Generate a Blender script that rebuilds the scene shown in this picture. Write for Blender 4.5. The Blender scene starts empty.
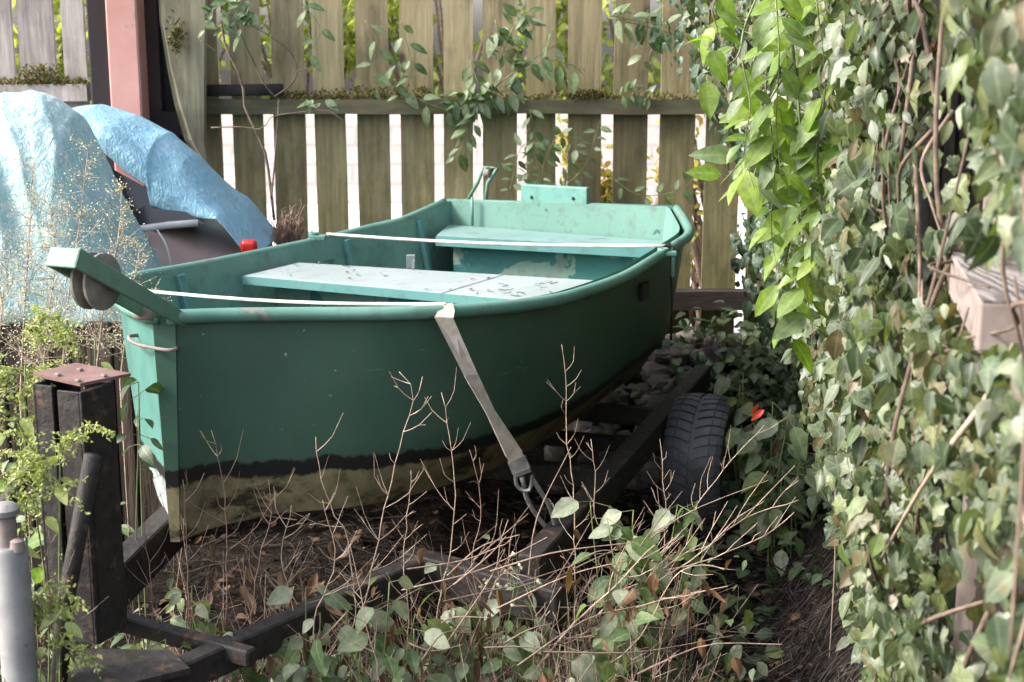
import bpy, math, random
from mathutils import Vector, Matrix, noise
V = Vector
R = random.Random(7)
sc = bpy.context.scene
COL = sc.collection
F, H, HOR = 1422.0, 1.62, 39.0
PIT = math.atan((341 - HOR) / F)
CP, SP = math.cos(PIT), math.sin(PIT)
def ray(px, py):
    u, v = (px - 512) / F, (341 - py) / F
    return V((u, CP + v * SP, -SP + v * CP))
def P(px, py, Y):
    d = ray(px, py); return V((0, 0, H)) + d * (Y / d.y)
def G(px, py, z):
    d = ray(px, py); return V((0, 0, H)) + d * ((z - H) / d.z)
def lerp(a, b, t): return a + (b - a) * t
def smooth(t):
    t = max(0.0, min(1.0, t)); return t * t * (3 - 2 * t)
def interp(x, xs, ys):
    if x <= xs[0]: return ys[0]
    for i in range(1, len(xs)):
        if x <= xs[i]:
            return lerp(ys[i - 1], ys[i], (x - xs[i - 1]) / (xs[i] - xs[i - 1]))
    return ys[-1]
def rv(s=1.0): return V((R.uniform(-s, s), R.uniform(-s, s), R.uniform(-s, s)))
def resample(pts, n, sub=8):
    # smooth (Catmull-Rom) resample by arc length
    P0 = [pts[0] * 2 - pts[1]] + list(pts) + [pts[-1] * 2 - pts[-2]]
    fine = []
    for i in range(1, len(P0) - 2):
        a, b, c, d = P0[i - 1:i + 3]
        for k in range(sub):
            t = k / sub
            fine.append(0.5 * ((2 * b) + (c - a) * t + (2 * a - 5 * b + 4 * c - d) * t * t + (3 * b - a - 3 * c + d) * t ** 3))
    fine.append(pts[-1].copy())
    L = [0]
    for i in range(1, len(fine)): L.append(L[-1] + (fine[i] - fine[i - 1]).length)
    out, j = [], 0
    for k in range(n):
        s = L[-1] * k / (n - 1)
        while j < len(L) - 2 and L[j + 1] < s: j += 1
        seg = L[j + 1] - L[j]
        out.append(fine[j].lerp(fine[j + 1], (s - L[j]) / seg if seg > 1e-9 else 0))
    return out

# ---------------------------------------------------------------- mesh builder
class MB:
    def __init__(s): s.v, s.f, s.a = [], [], {}
    def add(s, vs, fs, vein=()):
        o = len(s.v); s.v.extend(vs); s.a.update((o + i, 1.0) for i in vein); s.f.extend([tuple(i + o for i in f) for f in fs])
    def hexa(s, c):            # 8 corners: 4 bottom (ccw), 4 top
        s.add(c, [(3, 2, 1, 0), (4, 5, 6, 7), (0, 1, 5, 4), (1, 2, 6, 5), (2, 3, 7, 6), (3, 0, 4, 7)])
    def box(s, c, sx, sy, sz, ax=None, ay=None, az=None):
        c = V(c); ax = V(ax or (1, 0, 0)); ay = V(ay or (0, 1, 0)); az = V(az or (0, 0, 1))
        q = []
        for k in (-1, 1):
            for i, j in ((-1, -1), (1, -1), (1, 1), (-1, 1)):
                q.append(c + ax * (i * sx / 2) + ay * (j * sy / 2) + az * (k * sz / 2))
        s.hexa(q)
    def beam(s, a, b, w, h, up=(0, 0, 1)):    # box from a to b
        a, b = V(a), V(b); d = (b - a).normalized(); r = d.cross(V(up)).normalized(); u = r.cross(d)
        s.box((a + b) / 2, w, (b - a).length, h, r, d, u)
    def rbeam(s, a, b, w, h, e=.004, up=(0, 0, 1)):      # chamfered bar
        a, b = V(a), V(b); d = (b - a).normalized(); r = d.cross(V(up)).normalized(); u = r.cross(d)
        w /= 2; h /= 2
        pr = [(-w + e, -h), (w - e, -h), (w, -h + e), (w, h - e), (w - e, h), (-w + e, h), (-w, h - e), (-w, -h + e)]
        rings = []
        for c, k in ((a, 1), (a, 0), (b, 0), (b, 1)):
            sg = 1 if c is a else -1
            rings.append([c + d * (sg * (0 if k else e)) + r * (x * (1 - (e / w if k else 0))) + u * (y * (1 - (e / h if k else 0))) for x, y in pr])
        vs = [p for q in rings for p in q]; n = 8
        fs = [(i * n + j, i * n + (j + 1) % n, (i + 1) * n + (j + 1) % n, (i + 1) * n + j) for i in range(3) for j in range(n)]
        fs += [tuple(range(n - 1, -1, -1)), tuple(range(3 * n, 4 * n))]
        s.add(vs, fs)
    def tube(s, path, r, n=6, cap=True):
        m = len(path)
        rr = r if isinstance(r, (list, tuple)) else [r] * m
        if len(rr) == 2 and m != 2: rr = [lerp(rr[0], rr[1], i / (m - 1)) for i in range(m)]
        vs, up = [], None
        for i in range(m):
            t = (path[min(i + 1, m - 1)] - path[max(i - 1, 0)])
            t = t.normalized() if t.length > 1e-9 else V((0, 0, 1))
            if up is None:
                up = V((0, 0, 1)) if abs(t.z) < .9 else V((1, 0, 0))
            x = t.cross(up); x = x.normalized() if x.length > 1e-6 else t.orthogonal().normalized()
            up = x.cross(t)
            for k in range(n):
                a = 2 * math.pi * k / n
                vs.append(path[i] + (x * math.cos(a) + up * math.sin(a)) * rr[i])
        fs = [(i * n + k, i * n + (k + 1) % n, (i + 1) * n + (k + 1) % n, (i + 1) * n + k) for i in range(m - 1) for k in range(n)]
        if cap: fs += [tuple(range(n - 1, -1, -1)), tuple(range((m - 1) * n, m * n))]
        s.add(vs, fs)
    def lathe(s, c, axis, prof, n=24, closed=False):
        c, axis = V(c), V(axis).normalized(); x = axis.orthogonal().normalized(); y = axis.cross(x)
        vs = [c + axis * h + (x * math.cos(2 * math.pi * k / n) + y * math.sin(2 * math.pi * k / n)) * r for r, h in prof for k in range(n)]
        m = len(prof)
        fs = [(i * n + k, i * n + (k + 1) % n, (i + 1) * n + (k + 1) % n, (i + 1) * n + k) for i in range(m - 1) for k in range(n)]
        if closed: fs += [((m - 1) * n + k, (m - 1) * n + (k + 1) % n, (k + 1) % n, k) for k in range(n)]
        else: fs += [tuple(range(n - 1, -1, -1)), tuple(range((m - 1) * n, m * n))]
        s.add(vs, fs)
    def grid(s, rows):
        m, n = len(rows), len(rows[0])
        s.add([p for q in rows for p in q], [(i * n + j, i * n + j + 1, (i + 1) * n + j + 1, (i + 1) * n + j) for i in range(m - 1) for j in range(n - 1)])
    def prism(s, poly, d):        # poly: list of Vectors, extruded by vector d
        n = len(poly); s.add([V(p) for p in poly] + [V(p) + V(d) for p in poly],
            [tuple(range(n - 1, -1, -1)), tuple(range(n, 2 * n))] + [(i, (i + 1) % n, n + (i + 1) % n, n + i) for i in range(n)])
    def leaf(s, b, d, nrm, L, W, droop=.25, fold=.2, kind='ovate'):
        d = d.normalized(); x = d.cross(nrm)
        x = x.normalized() if x.length > 1e-5 else d.orthogonal().normalized()
        u = x.cross(d)
        if kind == 'ivy':
            pts = [(0, 0), (.26, -.10), (.50, .06), (.43, .27), (.45, .48), (.25, .62), (0, 1.0)]
            pr = pts + [(-a, c) for a, c in pts[-2:0:-1]]
            j = [R.uniform(.85, 1.15) for _ in pr]
            vs = [b + d * (L * .38) + u * (L * .05)]
            for (a, c), q in zip(pr, j):
                vs.append(b + x * (a * W * q) + d * (c * L * q) - u * (droop * L * (c - .35) ** 2 + fold * W * abs(a) ** 1.5 * R.uniform(.3, 1.2)))
            n = len(pr)
            s.add(vs, [(0, 1 + i, 1 + (i + 1) % n) for i in range(n)], (0, 1, 3, 5, 7, n - 3, n - 1))
            return
        if kind == 'heart': st = [(0, .12), (.1, .75), (.3, 1), (.6, .72), (.85, .28), (1, 0)]
        elif kind == 'lance': st = [(0, .05), (.2, .6), (.45, 1), (.75, .65), (1, 0)]
        else: st = [(0, .1), (.15, .7), (.4, 1), (.7, .7), (.9, .3), (1, 0)]
        vs, fs = [], []
        tw = R.uniform(-.35, .35)
        for t, w in st:
            c = b + d * (t * L) - u * (droop * L * t * t)
            xx = x * math.cos(tw * t) + u * math.sin(tw * t)
            k1, k2 = R.uniform(.9, 1.1), R.uniform(.9, 1.1)
            vs += [c - xx * (w * W / 2 * k1) + u * (fold * w * W / 2), c, c + xx * (w * W / 2 * k2) + u * (fold * w * W / 2)]
        for i in range(len(st) - 1):
            a = i * 3; fs += [(a, a + 1, a + 4, a + 3), (a + 1, a + 2, a + 5, a + 4)]
        s.add(vs, fs, [i * 3 + 1 for i in range(len(st))])
    def rock(s, c, r, seed=0):
        c = V(c); o = V((R.random() * 50, R.random() * 50, R.random() * 50)); rows = []
        vs, n, m = [], 9, 6
        sq = V((R.uniform(.8, 1.3), R.uniform(.8, 1.3), R.uniform(.55, .9)))
        for i in range(m + 1):
            th = math.pi * i / m
            for k in range(n):
                a = 2 * math.pi * k / n
                d = V((math.sin(th) * math.cos(a), math.sin(th) * math.sin(a), math.cos(th)))
                rr = r * (1 + .45 * noise.noise(d * 1.3 + o))
                vs.append(c + V((d.x * sq.x, d.y * sq.y, d.z * sq.z)) * rr)
        s.add(vs, [(i * n + k, (i + 1) * n + k, (i + 1) * n + (k + 1) % n, i * n + (k + 1) % n) for i in range(m) for k in range(n)])
    def build(s, name, mat, parent=None, smooth=None, bevel=0, angle=None, **kw):
        me = bpy.data.meshes.new(name); me.from_pydata([tuple(p) for p in s.v], [], s.f)
        me.materials.append(mat)
        sm = True if smooth is None else smooth
        for p in me.polygons: p.use_smooth = sm
        if s.a:
            at = me.attributes.new('vein', 'FLOAT', 'POINT'); dat = [0.0] * len(s.v)
            for i in s.a: dat[i] = 1.0
            at.data.foreach_set('value', dat)
        me.validate(); me.update()
        if sm and angle is not None: me.set_sharp_from_angle(angle=math.radians(angle))
        o = bpy.data.objects.new(name, me); COL.objects.link(o)
        if parent is not None:
            o.parent = parent; o.matrix_parent_inverse = Matrix.Translation(-parent.location) if parent.type == 'EMPTY' else Matrix.Identity(4)
        if bevel:
            b = o.modifiers.new('bevel', 'BEVEL'); b.width = bevel; b.segments = 2; b.limit_method = 'ANGLE'; b.angle_limit = math.radians(40)
        if kw: tag(o, **kw)
        return o
def tag(o, label=None, cat=None, group=None, kind=None):
    if label: o['label'] = label
    if cat: o['category'] = cat
    if group: o['group'] = group
    if kind: o['kind'] = kind
    return o
def thing(name, loc, label, cat, group=None):
    e = bpy.data.objects.new(name, None); COL.objects.link(e); e.location = loc; e.empty_display_size = .1
    return tag(e, label, cat, group)

# ---------------------------------------------------------------- materials
def nodes(name):
    m = bpy.data.materials.new(name); m.use_nodes = True
    nt = m.node_tree; b = nt.nodes['Principled BSDF']
    return m, nt, b
def N(nt, t, **kw):
    n = nt.nodes.new(t)
    for k, v in kw.items():
        if k in n.inputs: n.inputs[k].default_value = v
        else: setattr(n, k, v)
    return n
def ramp(nt, stops, fac, interp_='LINEAR'):
    r = nt.nodes.new('ShaderNodeValToRGB'); r.color_ramp.interpolation = interp_
    e = r.color_ramp.elements
    while len(e) < len(stops): e.new(.5)
    for q, (p, c) in zip(e, stops):
        q.position = p; q.color = (*c, 1) if len(c) == 3 else c
    nt.links.new(fac, r.inputs[0]); return r.outputs[0]
def mixc(nt, a, b, f, mode='MIX'):
    m = nt.nodes.new('ShaderNodeMix'); m.data_type = 'RGBA'; m.blend_type = mode
    for i, s in ((6, a), (7, b)):
        if isinstance(s, tuple): m.inputs[i].default_value = (*s, 1)
        else: nt.links.new(s, m.inputs[i])
    if isinstance(f, (int, float)): m.inputs[0].default_value = f
    else: nt.links.new(f, m.inputs[0])
    return m.outputs[2]
def coords(nt, stretch=(1, 1, 1), rot=(0, 0, 0)):
    tc = nt.nodes.new('ShaderNodeTexCoord'); mp = nt.nodes.new('ShaderNodeMapping')
    mp.inputs['Scale'].default_value = stretch; mp.inputs['Rotation'].default_value = rot
    nt.links.new(tc.outputs['Object'], mp.inputs[0]); return mp.outputs[0]
def noi(nt, co, scale, detail=5, rough=.6, dist=0):
    n = N(nt, 'ShaderNodeTexNoise', Scale=scale, Detail=detail, Roughness=rough, Distortion=dist)
    nt.links.new(co, n.inputs['Vector']); return n.outputs['Fac']
def bump(nt, b, h, strength=.3, dist=.01):
    u = N(nt, 'ShaderNodeBump', Strength=strength, Distance=dist)
    nt.links.new(h, u.inputs['Height']); nt.links.new(u.outputs[0], b.inputs['Normal'])
def math_(nt, op, a, b=None, clamp=False):
    m = nt.nodes.new('ShaderNodeMath'); m.operation = op; m.use_clamp = clamp
    for i, s in enumerate((a, b)):
        if s is None: continue
        if isinstance(s, (int, float)): m.inputs[i].default_value = s
        else: nt.links.new(s, m.inputs[i])
    return m.outputs[0]
def sep(nt, co):
    s = nt.nodes.new('ShaderNodeSeparateXYZ'); nt.links.new(co, s.inputs[0]); return s.outputs
def simple(name, stops, scale=20, rough=.6, bmp=.3, bd=.004, stretch=(1, 1, 1), metal=0, spec=.4, detail=6, speck=None, island=0):
    m, nt, b = nodes(name); co = coords(nt, stretch)
    f = noi(nt, co, scale, detail)
    c = ramp(nt, stops, f)
    if speck:      # (scale, colour, threshold)
        f2 = noi(nt, coords(nt), speck[0], 4, .7)
        k = ramp(nt, [(speck[2], (0, 0, 0)), (speck[2] + .06, (1, 1, 1))], f2)
        c = mixc(nt, c, speck[1], k)
    if island:
        g = nt.nodes.new('ShaderNodeNewGeometry')
        k = math_(nt, 'MULTIPLY_ADD', g.outputs['Random Per Island'], island); k.node.inputs[2].default_value = 1 - island / 2
        hs = nt.nodes.new('ShaderNodeHueSaturation'); nt.links.new(c, hs.inputs['Color']); nt.links.new(k, hs.inputs['Value']); c = hs.outputs[0]
    nt.links.new(c, b.inputs['Base Color'])
    b.inputs['Roughness'].default_value = rough; b.inputs['Metallic'].default_value = metal
    b.inputs['Specular IOR Level'].default_value = spec
    if bmp: bump(nt, b, f, bmp, bd)
    return m
def leafmat(name, cols, rough=.5, trans=.3, tcol=1.6, spec=.4):
    m, nt, b = nodes(name)
    g = nt.nodes.new('ShaderNodeNewGeometry')
    n = len(cols); c = ramp(nt, [(i / max(1, n - 1), q) for i, q in enumerate(cols)], g.outputs['Random Per Island'])
    f = noi(nt, coords(nt), 55, 4)
    k = ramp(nt, [(.3, (.62, .62, .62)), (.7, (1.3, 1.28, 1.2))], f)
    c = mixc(nt, c, k, 1.0, 'MULTIPLY')
    k = ramp(nt, [(.64, (0, 0, 0)), (.70, (.7, .7, .7))], noi(nt, coords(nt), 42, 3, .6)); c = mixc(nt, c, (.16, .12, .05), k)
    va = nt.nodes.new('ShaderNodeAttribute'); va.attribute_name = 'vein'
    k = ramp(nt, [(.80, (0, 0, 0)), (.97, (.36, .36, .36))], va.outputs['Fac']); c = mixc(nt, c, mixc(nt, c, (.42, .44, .30), .5), k)
    nt.links.new(c, b.inputs['Base Color']); b.inputs['Roughness'].default_value = rough
    b.inputs['Specular IOR Level'].default_value = spec
    bump(nt, b, math_(nt, 'SUBTRACT', f, math_(nt, 'MULTIPLY', va.outputs['Fac'], .5)), .25, .004)
    t = nt.nodes.new('ShaderNodeBsdfTranslucent')
    tc = mixc(nt, c, (tcol, tcol * 1.05, tcol * .45), 1.0, 'MULTIPLY')
    nt.links.new(tc, t.inputs['Color'])
    ms = nt.nodes.new('ShaderNodeMixShader'); ms.inputs[0].default_value = trans
    nt.links.new(b.outputs[0], ms.inputs[1]); nt.links.new(t.outputs[0], ms.inputs[2])
    nt.links.new(ms.outputs[0], nt.nodes['Material Output'].inputs[0])
    return m
M = {}
# old green paint, inside of the boat: chalky with peeled spots
def paint(name, lo, hi, peel, peel_t=.66, rough=.5, spec=.4, grime=(.05, .05, .03), peel_scale=9):
    m, nt, b = nodes(name); co = coords(nt)
    f = noi(nt, co, 3.5, 6); c = ramp(nt, [(.3, lo), (.7, hi)], f)
    f2 = noi(nt, co, peel_scale, 5, .55, .6)
    k = ramp(nt, [(peel_t, (0, 0, 0)), (peel_t + .012, (1, 1, 1))], f2)
    c = mixc(nt, c, peel, k)
    f3 = noi(nt, co, 14, 8, .75)
    k3 = ramp(nt, [(.5, (0, 0, 0)), (.75, (.75, .75, .75))], f3)
    c = mixc(nt, c, grime, k3)
    nt.links.new(c, b.inputs['Base Color'])
    b.inputs['Roughness'].default_value = rough; b.inputs['Specular IOR Level'].default_value = spec
    h = math_(nt, 'ADD', math_(nt, 'MULTIPLY', k, -.6), math_(nt, 'MULTIPLY', f3, .5))
    bump(nt, b, h, .3, .004)
    return m
M['inner'] = paint('chalky_green_paint', (.095, .205, .17), (.145, .27, .228), (.03, .115, .105), .66)
M['rim'] = paint('worn_rim_paint', (.075, .185, .148), (.12, .25, .205), (.22, .23, .20), .66, .45, .45, (.05, .06, .04), 14)
M['bench'] = paint('bench_paint', (.20, .24, .24), (.28, .32, .325), (.06, .09, .08), .68, .6, .3, (.12, .13, .11), 8)
M['sternbench'] = paint('stern_bench_paint', (.12, .215, .21), (.18, .28, .27), (.05, .09, .085), .68, .6, .3, (.10, .12, .10), 8)
M['benchedge'] = paint('bench_edge_paint', (.065, .19, .185), (.10, .24, .23), (.05, .12, .11), .72)
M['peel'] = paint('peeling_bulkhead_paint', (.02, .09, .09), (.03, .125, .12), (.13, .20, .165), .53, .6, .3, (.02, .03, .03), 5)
M['bracket'] = paint('bracket_paint', (.085, .18, .125), (.13, .25, .18), (.07, .08, .06), .68, .5, .4, (.08, .09, .06), 12)
M['plate'] = paint('transom_pad_paint', (.10, .255, .215), (.135, .30, .26), (.06, .2, .17), .72)
def hullmat():
    m, nt, b = nodes('hull_paint'); co = coords(nt); x, y, z = sep(nt, co)
    f = noi(nt, co, 2.5, 6); green = ramp(nt, [(.3, (.029, .075, .052)), (.7, (.052, .108, .080))], f)
    fs = noi(nt, coords(nt, (1, 1, .12)), 26, 6, .7)
    k = ramp(nt, [(.5, (0, 0, 0)), (.75, (.6, .6, .6))], fs); green = mixc(nt, green, (.055, .075, .055), k)
    fb = noi(nt, co, 1.6, 7, .7); k = ramp(nt, [(.48, (0, 0, 0)), (.72, (.7, .7, .7))], fb); green = mixc(nt, green, (.05, .085, .07), k)
    sc_ = noi(nt, coords(nt, (1, 1, 9), (0, .25, 0)), 9, 3, .5); k = ramp(nt, [(.70, (0, 0, 0)), (.725, (.55, .55, .55))], sc_); green = mixc(nt, green, (.10, .15, .125), k)
    sp = noi(nt, co, 60, 2); k = ramp(nt, [(.74, (0, 0, 0)), (.76, (1, 1, 1))], sp); green = mixc(nt, green, (.2, .3, .26), k)
    # noise for the sunlight painted on the bow's port face and the low band
    f4 = noi(nt, co, 7, 6, .65)
    f5 = noi(nt, co, 22, 5, .7)
    algae = ramp(nt, [(.3, (.07, .063, .036)), (.5, (.165, .142, .08)), (.7, (.24, .21, .13))], f5)
    f6 = noi(nt, coords(nt, (1, 1, 2.2)), 6, 7, .7)
    k6 = ramp(nt, [(.52, (0, 0, 0)), (.60, (.9, .9, .9))], f6)
    algae = mixc(nt, algae, (.010, .011, .010), k6)
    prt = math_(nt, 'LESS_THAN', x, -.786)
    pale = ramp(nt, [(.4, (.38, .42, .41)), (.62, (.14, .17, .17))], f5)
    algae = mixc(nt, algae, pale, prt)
    zz = math_(nt, 'ADD', z, math_(nt, 'MULTIPLY', math_(nt, 'SUBTRACT', f4, .5), .05))
    zz = math_(nt, 'ADD', zz, math_(nt, 'MULTIPLY', math_(nt, 'SUBTRACT', fs, .5), .035))
    lo = ramp(nt, [(.5, (1, 1, 1)), (.507, (0, 0, 0))], math_(nt, 'ADD', math_(nt, 'MULTIPLY', math_(nt, 'SUBTRACT', zz, .632), 1.0), .5)); mid = ramp(nt, [(.496, (1, 1, 1)), (.502, (0, 0, 0))], math_(nt, 'ADD', math_(nt, 'SUBTRACT', zz, .674), .5))
    faded = ramp(nt, [(.3, (.055, .165, .14)), (.7, (.10, .23, .205))], f4); green = mixc(nt, green, faded, math_(nt, 'LESS_THAN', math_(nt, 'ADD', x, math_(nt, 'MULTIPLY', f5, .002)), -.785))  # sunlight on the bow's port face painted in as lighter green, not fading
    c = mixc(nt, green, (.012, .012, .012), mid); c = mixc(nt, c, algae, lo)
    nt.links.new(c, b.inputs['Base Color'])
    b.inputs['Roughness'].default_value = .42; b.inputs['Specular IOR Level'].default_value = .35
    bump(nt, b, math_(nt, 'ADD', f, math_(nt, 'MULTIPLY', f5, .4)), .18, .006)
    return m
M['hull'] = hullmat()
M['blacksteel'] = simple('black_tar_steel', [(.3, (.014, .012, .012)), (.7, (.036, .031, .029))], 45, .65, .8, .006, spec=.3, speck=(14, (.085, .05, .034), .58))
M['rustplate'] = simple('rusty_plate', [(.3, (.10, .055, .047)), (.7, (.19, .115, .10))], 18, .75, .4, speck=(20, (.03, .02, .02), .68))
M['galv'] = simple('dull_galvanised', [(.3, (.16, .16, .16)), (.7, (.29, .29, .29))], 12, .55, .3, metal=.2, speck=(18, (.14, .09, .06), .62))
M['rustring'] = simple('rusty_neck', [(.3, (.14, .11, .10)), (.7, (.26, .22, .20))], 25, .7, .3)
M['roller'] = simple('old_roller', [(.3, (.10, .09, .08)), (.7, (.22, .20, .17))], 22, .8, .3)
M['steel'] = simple('worn_steel', [(.3, (.12, .12, .12)), (.7, (.30, .30, .30))], 35, .4, .3, metal=.7)
M['rubber'] = simple('tyre_rubber', [(.3, (.048, .050, .056)), (.7, (.088, .091, .102))], 30, .5, .2, spec=.5)
M['web'] = simple('webbing', [(.3, (.26, .23, .19)), (.7, (.42, .38, .32))], 40, .85, .5, .002, speck=(35, (.12, .10, .08), .66))
M['rope'] = simple('white_rope', [(.3, (.36, .34, .30)), (.55, (.56, .55, .52)), (.7, (.66, .66, .64))], 16, .8, .3, .002)
M['cord'] = simple('dark_cord', [(.3, (.01, .01, .01)), (.7, (.03, .03, .03))], 60, .8, .3)
def slatmat(name, top, bot, dark, zlo=.7, zhi=1.7, grain=(.30, .30, .03)):
    m, nt, b = nodes(name); co = coords(nt); x, y, z = sep(nt, co)
    g = nt.nodes.new('ShaderNodeNewGeometry')
    t = math_(nt, 'DIVIDE', math_(nt, 'SUBTRACT', z, zlo), zhi - zlo, True)
    base = mixc(nt, bot, top, t)
    f = noi(nt, coords(nt, (1, 1, .06)), 55, 7, .7)
    k = ramp(nt, [(.3, (.55, .55, .55)), (.7, (1.25, 1.25, 1.25))], f); c = mixc(nt, base, k, 1.0, 'MULTIPLY')
    f2 = noi(nt, coords(nt, (1, 1, .5)), 5, 6, .65)
    k2 = ramp(nt, [(.50, (0, 0, 0)), (.72, (.85, .85, .85))], f2); c = mixc(nt, c, dark, k2)
    drip = noi(nt, coords(nt, (1, 1, .12)), 22, 4, .6); dz = ramp(nt, [(0, (0, 0, 0)), (.55, (0, 0, 0)), (.93, (1, 1, 1)), (.95, (0, 0, 0))], math_(nt, 'DIVIDE', z, 1.44))
    c = mixc(nt, c, (.05, .045, .03), math_(nt, 'MULTIPLY', math_(nt, 'MULTIPLY', dz, drip), .6, True))
    mo = noi(nt, coords(nt), 16, 6, .7); k = ramp(nt, [(.54, (0, 0, 0)), (.68, (.8, .8, .8))], mo); c = mixc(nt, c, (bot[0] * .55, bot[1] * .7, bot[2] * .4), math_(nt, 'MULTIPLY', k, math_(nt, 'SUBTRACT', 1.0, t, True)))
    kn = N(nt, 'ShaderNodeTexVoronoi', Scale=3.0); nt.links.new(coords(nt, (1, 1, .8)), kn.inputs[0]); k = ramp(nt, [(.035, (.9, .9, .9)), (.075, (0, 0, 0))], kn.outputs['Distance']); c = mixc(nt, c, (.05, .035, .025), k)
    hs = nt.nodes.new('ShaderNodeHueSaturation'); nt.links.new(c, hs.inputs['Color'])
    k = math_(nt, 'MULTIPLY_ADD', g.outputs['Random Per Island'], .45); k.node.inputs[2].default_value = .78
    nt.links.new(k, hs.inputs['Value'])
    nt.links.new(hs.outputs[0], b.inputs['Base Color']); b.inputs['Roughness'].default_value = .85; b.inputs['Specular IOR Level'].default_value = .2
    bump(nt, b, f, .5, .004)
    return m
M['slat'] = slatmat('mossy_slats', (.295, .242, .145), (.275, .245, .12), (.075, .064, .042))
M['greyslat'] = slatmat('grey_slats', (.40, .35, .33), (.30, .27, .25), (.17, .145, .13))
M['rail'] = simple('mossy_rail', [(.3, (.045, .042, .028)), (.55, (.12, .11, .065)), (.75, (.10, .115, .045))], 9, .9, .5, .008, (.4, 1, 1.5))
M['oldrail'] = simple('dark_old_rail', [(.3, (.02, .016, .014)), (.7, (.06, .045, .038))], 14, .9, .5, .008, (.4, 1, 1.5))
M['moss'] = simple('rail_moss', [(.3, (.07, .08, .02)), (.6, (.16, .13, .04)), (.8, (.22, .17, .06))], 30, .95, .8, .01)
M['board'] = slatmat('leaning_board', (.21, .19, .13), (.17, .155, .12), (.07, .07, .04))
M['pink'] = simple('pink_primer', [(.3, (.42, .20, .17)), (.7, (.50, .26, .225))], 8, .6, .15, speck=(6, (.27, .20, .18), .62))
M['darkwood'] = simple('dark_stained_timber', [(.3, (.008, .006, .007)), (.7, (.022, .016, .018))], 10, .8, .3, stretch=(1, 1, .1))
M['maroon'] = simple('dark_maroon_steel', [(.3, (.018, .008, .008)), (.7, (.035, .017, .016))], 6, .6, .1)
def tarpmat(name, lo, hi, fleck, ft):
    m, nt, b = nodes(name); co = coords(nt)
    f = noi(nt, co, 5, 8, .7, .8); c = ramp(nt, [(.3, lo), (.7, hi)], f)
    f2 = noi(nt, co, 38, 6, .75); k = ramp(nt, [(ft, (0, 0, 0)), (ft + .1, (1, 1, 1))], f2); c = mixc(nt, c, fleck, k)
    nt.links.new(c, b.inputs['Base Color']); b.inputs['Roughness'].default_value = .6; b.inputs['Specular IOR Level'].default_value = .25
    v = N(nt, 'ShaderNodeTexVoronoi', Scale=17.0); v.feature = 'F1'
    cc = N(nt, 'ShaderNodeTexNoise', Scale=6.0, Detail=3.0); nt.links.new(co, cc.inputs[0])
    dd = nt.nodes.new('ShaderNodeMix'); dd.data_type = 'VECTOR'; dd.inputs[0].default_value = .12
    nt.links.new(co, dd.inputs[4]); nt.links.new(cc.outputs['Color'], dd.inputs[5]); nt.links.new(dd.outputs[1], v.inputs['Vector'])
    h = math_(nt, 'ADD', math_(nt, 'MULTIPLY', v.outputs['Distance'], .5), f)
    w1 = noi(nt, coords(nt, (1.0, 1.0, .35), (0, .6, 0)), 26, 5, .6, 1.2)
    bump(nt, b, math_(nt, 'ADD', math_(nt, 'MULTIPLY', h, .35), math_(nt, 'ABSOLUTE', math_(nt, 'SUBTRACT', w1, .5))), .8, .025)
    return m
M['tarp_pale'] = tarpmat('faded_tarp', (.20, .37, .39), (.38, .52, .53), (.54, .57, .53), .52)
M['tarp_blue'] = tarpmat('blue_tarp', (.19, .38, .50), (.30, .50, .62), (.46, .62, .70), .58)
M['machine'] = simple('brown_body_paint', [(.3, (.27, .19, .18)), (.7, (.36, .255, .24))], 4, .4, .1, spec=.5, speck=(9, (.34, .27, .12), .64))
M['white'] = simple('dirty_white_trim', [(.3, (.45, .43, .42)), (.7, (.62, .6, .6))], 20, .5, .1)
M['glass'] = simple('dark_glass', [(.3, (.006, .006, .007)), (.7, (.015, .015, .017))], 5, .15, 0, spec=.6)
M['redlens'] = simple('red_lens', [(.3, (.45, .01, .01)), (.7, (.6, .02, .015))], 30, .2, .1, spec=.6)
M['brownslab'] = simple('rotten_brown_boards', [(.3, (.025, .017, .014)), (.7, (.10, .07, .055))], 18, .9, .9, .02, (3, 3, .25))
M['navy'] = simple('dark_plastic', [(.3, (.025, .027, .05)), (.7, (.05, .05, .085))], 8, .5, .1)
M['sleeper'] = simple('sawn_timber_side', [(.3, (.16, .13, .115)), (.7, (.28, .225, .205))], 26, .85, .4, .004, (1, .15, 1))
def ringmat():
    m, nt, b = nodes('weathered_top_grain'); co = coords(nt, (9, 2.2, 9))
    w = N(nt, 'ShaderNodeTexWave', Scale=1.5, Distortion=16.0, Detail=5.0); w.inputs['Detail Scale'].default_value = 1.2
    nt.links.new(co, w.inputs[0])
    c = ramp(nt, [(.1, (.09, .08, .076)), (.9, (.22, .195, .185))], w.outputs['Fac'])
    nt.links.new(c, b.inputs['Base Color']); b.inputs['Roughness'].default_value = .9; bump(nt, b, w.outputs['Fac'], .5, .004)
    return m
M['ring'] = ringmat()
def soilmat():
    m, nt, b = nodes('soil'); co = coords(nt)
    f = noi(nt, co, 7, 9, .7); c = ramp(nt, [(.3, (.010, .008, .007)), (.55, (.024, .018, .015)), (.75, (.055, .043, .037))], f)
    f2 = noi(nt, co, 90, 4, .8); k = ramp(nt, [(.56, (0, 0, 0)), (.66, (1, 1, 1))], f2); c = mixc(nt, c, (.13, .095, .075), k)
    nt.links.new(c, b.inputs['Base Color']); b.inputs['Roughness'].default_value = .95; b.inputs['Specular IOR Level'].default_value = .1
    bump(nt, b, math_(nt, 'ADD', f, math_(nt, 'MULTIPLY', f2, .5)), .9, .04)
    return m
M['soil'] = soilmat()
M['litter'] = simple('twig_litter', [(.3, (.012, .010, .009)), (.7, (.052, .041, .035))], 40, .9, 0, island=1.5)
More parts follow.
